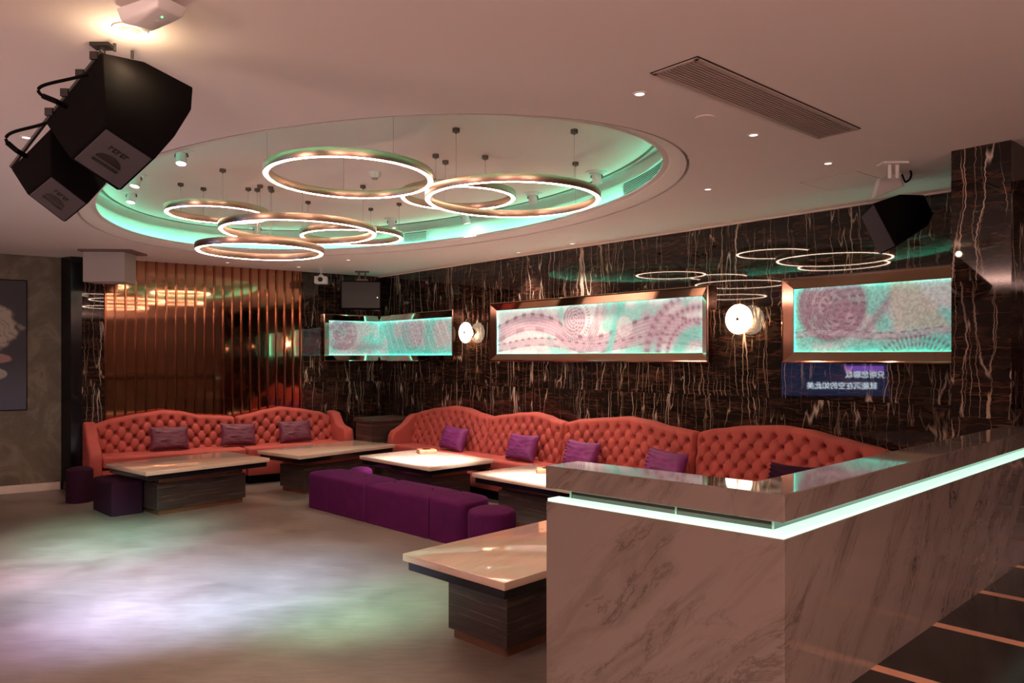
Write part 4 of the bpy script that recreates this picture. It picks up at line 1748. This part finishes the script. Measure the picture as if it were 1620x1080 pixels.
# ------------------------------------------------------------------ ashtrays
for px, py, zz, label in ((675, 716, .50, 'square copper ashtray on the white table behind the ottomans'), (866, 747, .50, 'square copper ashtray on the table partly hidden by the ledge')):
    p = P(px, py, zz)
    root = thing('ashtray', label, 'ashtray', (p.x, p.y, .5002), math.radians(20 if px < 800 else 0), 'copper ashtrays')
    m = MB()
    m.box((0, 0, .022), (.215, .17, .044), bev=.008)
    part('body', m, M['ash'], root, True)
    m = MB().cyl((0, 0, .0445), (0, 0, .047), .055, seg=28)
    part('bowl', m, M['copper_dark'], root)


# ------------------------------------------------------------------ ottomans
def round_poly(x0, x1, y0, y1, r00, r10, r11, r01, n=7):
    out = []
    for (cx, cy, r, a0) in ((x0, y0, r00, PI), (x1, y0, r10, 1.5 * PI), (x1, y1, r11, 0), (x0, y1, r01, .5 * PI)):
        sx = 1 if cx == x0 else -1
        sy = 1 if cy == y0 else -1
        if r < 1e-4:
            out.append((cx, cy))
            continue
        for i in range(n + 1):
            a = a0 + .5 * PI * i / n
            out.append((cx + sx * r + r * math.cos(a), cy + sy * r + r * math.sin(a)))
    return out


def pouf(poly, h, crown=.025):
    """upholstered block: straight sides, soft shoulder, slightly crowned top"""
    m = MB()
    c = Vector((sum(p[0] for p in poly) / len(poly), sum(p[1] for p in poly) / len(poly)))
    prof = [(1.0, .0), (1.0, h - .05), (.992, h - .03), (.965, h - .012), (.92, h - .004), (.70, h + crown * .5), (.35, h + crown * .9)]
    lv = []
    rmin = min((Vector(p) - c).length for p in poly)
    for k, z in prof:
        off = (1 - k) * rmin
        ring = []
        for p in poly:
            d = Vector(p) - c
            ring.append(Vector((*(c + d * (1 - off / d.length)), z)))
        lv.append(ring)
    n = len(poly)
    m.grid([[lv[k][i] for k in range(len(lv))] for i in range(n)], close_u=True)
    m.add([v for v in lv[-1]], [tuple(range(n))])
    m.add([v for v in lv[0]], [tuple(range(n))[::-1]])
    bmesh.ops.remove_doubles(m.bm, verts=m.bm.verts, dist=1e-5)
    return m


def ottoman(label, loc, rz, poly, h, mat, buttons=True, group='purple velvet ottomans'):
    root = thing('ottoman', label, 'ottoman', loc, rz, group)
    part('upholstery', pouf(poly, h), M[mat], root, True)
    xs = [p[0] for p in poly]
    ys = [p[1] for p in poly]
    m = MB()
    cx, cy = (min(xs) + max(xs)) / 2, (min(ys) + max(ys)) / 2
    nb = max(1, int((max(xs) - min(xs)) / .3)) if buttons else 0
    for i in range(nb):
        x = cx + (i - (nb - 1) / 2) * .3
        b = MB().lathe([(0, .004), (.008, .003), (.012, -.002), (.008, -.006), (0, -.006)], 14, False, Matrix.Translation((x, cy, h + .023)))
        part('button', b, M[mat], root, True)
    return root


row_a = Vector((-2.33, 8.46))
row_b = Vector((-.45, 6.60))
rd = (row_b - row_a).normalized()
rz_row = math.atan2(rd.y, rd.x)
ln_row = (row_b - row_a).length
OD = .44
# segments along the row measured in the photo
segs = [(0.0, 1.19, 'long purple ottoman block at the far left end of the row', (.17, .0, .0, .17)),
        (1.20, 2.20, 'long purple ottoman block in the middle of the row', (.0, .0, .0, .0)),
        (2.21, 2.66, 'short purple ottoman block with rounded right end in the row', (.0, .08, .20, .0))]
for a, b, label, rr in segs:
    p = row_a + rd * a
    r00, r10, r11, r01 = rr
    ottoman(label, (p.x, p.y, 0), rz_row, round_poly(0, b - a, 0, OD, max(r00, .025), max(r10, .025), max(r11, .025), max(r01, .025)), .385, 'purple')


def round_stool(label, x, y, r, h, mat):
    poly = [(r * math.cos(2 * PI * i / 36), r * math.sin(2 * PI * i / 36)) for i in range(36)]
    return ottoman(label, (x, y, 0), 0, poly, h, mat, False)


round_stool('round purple stool at the right end of the ottoman row', -.165, 6.27, .20, .40, 'purple')
round_stool('small round purple stool under the corner of the white table', -1.74, 8.72, .135, .375, 'purple')
round_stool('dark round stool in the shade of the left pier beside the sofa arm', -4.97, 8.72, .14, .38, 'purple_dim')  # the pier's shade is put into the stool's darker colour
fl, ff, fr_ = Vector((-4.585, 8.29)), Vector((-4.15, 7.86)), Vector((-3.84, 8.10))
dd = (ff - fl).normalized()
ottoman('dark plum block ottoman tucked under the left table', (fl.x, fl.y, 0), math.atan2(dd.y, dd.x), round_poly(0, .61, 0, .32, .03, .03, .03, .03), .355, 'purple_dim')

# ------------------------------------------------------------------ corner cabinet
Fp = Vector((-1.89, 10.32)) - UR * .045
d1 = -UR
d2 = -NR
root = thing('corner_cabinet', 'tall dark striped side cabinet in the corner between the two sofas', 'cabinet', (Fp.x, Fp.y, 0), math.atan2(d2.y, d2.x))
# local x along d2 (towards the right wall), y along d1 when rotated +90
w_, d_ = .62, .42
part('body', MB().box((w_ / 2, d_ / 2, .39), (w_, d_, .74), bev=.004), M['wood'], root)
part('plinth', MB().box((w_ / 2, d_ / 2, .01), (w_ - .05, d_ - .05, .02)), M['black'], root)
part('top', MB().box((w_ / 2, d_ / 2, .79), (w_ + .05, d_ + .05, .05), bev=.004), M['wood'], root)

# ------------------------------------------------------------------ marble bar ledge (L plan)
ZT, ZB = 1.2668, 1.187
ZBODY = 1.141
TH = .175
rz_l = math.atan2(BL.y, BL.x)
LONG = 2.98
root = thing('bar_ledge', 'L-shaped veined marble ledge wall with a glowing green slot', 'bar counter', (BC.x, BC.y, 0))


def pl(u_, v_):
    """u along the long side, v along the short side"""
    return (BD * u_ + BL * v_)


def ell(i0, i1, endl, ends):
    """L polygon inset i0 from the outer faces, reaching depth i1"""
    q = [pl(i0, i0), pl(endl, i0), pl(endl, i1), pl(i1, i1), pl(i1, ends), pl(i0, ends)]
    return [(p.x, p.y) for p in q]


m = MB()
m.prism(ell(0, TH, LONG + .15, BLEN), 0, ZBODY, .002, 1)
part('body', m, M['bar_marble'], root)
m = MB()
m.prism(ell(.0, TH, LONG, BLEN + .004), ZB, ZT, .003, 1)
part('top_slab', m, M['bar_marble'], root)
m = MB()
m.prism(ell(.004, .062, LONG + .1, BLEN - .004), ZBODY - .0005, ZBODY + .010, 0)
part('light_strip', m, M['bar_led'], root, False, 'glowing mint green acrylic strip')
m = MB()
m.prism(ell(.062, .074, LONG, BLEN - .06), ZBODY, ZB, 0)
part('glass_panel', m, M['green_glass'], root, False, 'dark green glass')
m = MB()
m.prism(ell(.080, TH - .02, LONG - .02, BLEN - .07), ZBODY, ZB, 0)
part('core', m, M['black'], root)
m = MB()
for u_, v_ in ((.062, .062), (.062, BLEN - .06), (.062, .38), (1.05, .062), (2.1, .062)):
    p = pl(u_, v_)
    m.cyl((p.x - .002, p.y, ZBODY + .008), (p.x - .002, p.y, ZB), .0035, seg=8)
part('glass_clip', m, M['glass_edge'], root, True)

# ------------------------------------------------------------------ projection screen on the side wall (seen mirrored in the marble)
def reflect_hit(px, py):
    r = Vector(((px - 810) / F, 1.0))
    mtx = Matrix(((r.x, -UR.x), (r.y, -UR.y)))
    k = mtx.inverted() @ C
    D = k[0]
    hit = r * D
    d = r - 2 * r.dot(NR) * NR
    t = (SX - hit.x) / d.x
    y = hit.y + d.y * t
    z = H + (HOR - py) / F * (D + t)
    return y, z


SX = P2.x + .06
y_l, z_l = reflect_hit(1236, 626)
y_r, z_r = reflect_hit(1405, 626)
_, z_t = reflect_hit(1320, 520)
ya, yb = min(y_l, y_r), max(y_l, y_r)
zb_ = (z_l + z_r) / 2
root = thing('projection_screen', 'blue lit lyric screen on the side wall, seen mirrored in the marble', 'screen', (SX, (ya + yb) / 2, zb_), PI / 2)
SWd, SHt = yb - ya, 2.25 - zb_
# local x -> +y world, local y -> -x world (away from room); the room side is local -y
part('case', MB().box((0, .02, SHt / 2), (SWd + .06, .03, SHt + .06)), M['black'], root)
part('picture', MB().box((0, .002, SHt / 2), (SWd, .006, SHt)), M['blue_screen'], root)
part('picture_band', MB().box((-SWd * .28, -.002, .62), (SWd * .36, .003, .12)), M['screen_pink'], root)


def text_mesh(body, size, x, z, align):
    cu = bpy.data.curves.new('lyric', 'FONT')
    cu.body = body
    cu.size = size
    cu.align_x = align
    cu.extrude = .001
    tmp = bpy.data.objects.new('lyric', cu)
    col.objects.link(tmp)
    bpy.context.view_layer.update()
    dg = bpy.context.evaluated_depsgraph_get()
    me = bpy.data.meshes.new_from_object(tmp.evaluated_get(dg))
    bpy.data.objects.remove(tmp)
    mt = Matrix.Translation((x, -.003, z)) @ Matrix.Rotation(PI / 2, 4, 'X')
    me.transform(mt)
    m = MB()
    m.bm.from_mesh(me)
    bpy.data.meshes.remove(me)
    return m


part('lyrics', text_mesh('只听您聊以', .17, -SWd * .47, .42, 'LEFT'), M['screen_text'], root)
part('lyrics', text_mesh('就能沉在空的如此美', .17, -SWd * .40, .17, 'LEFT'), M['screen_text'], root)
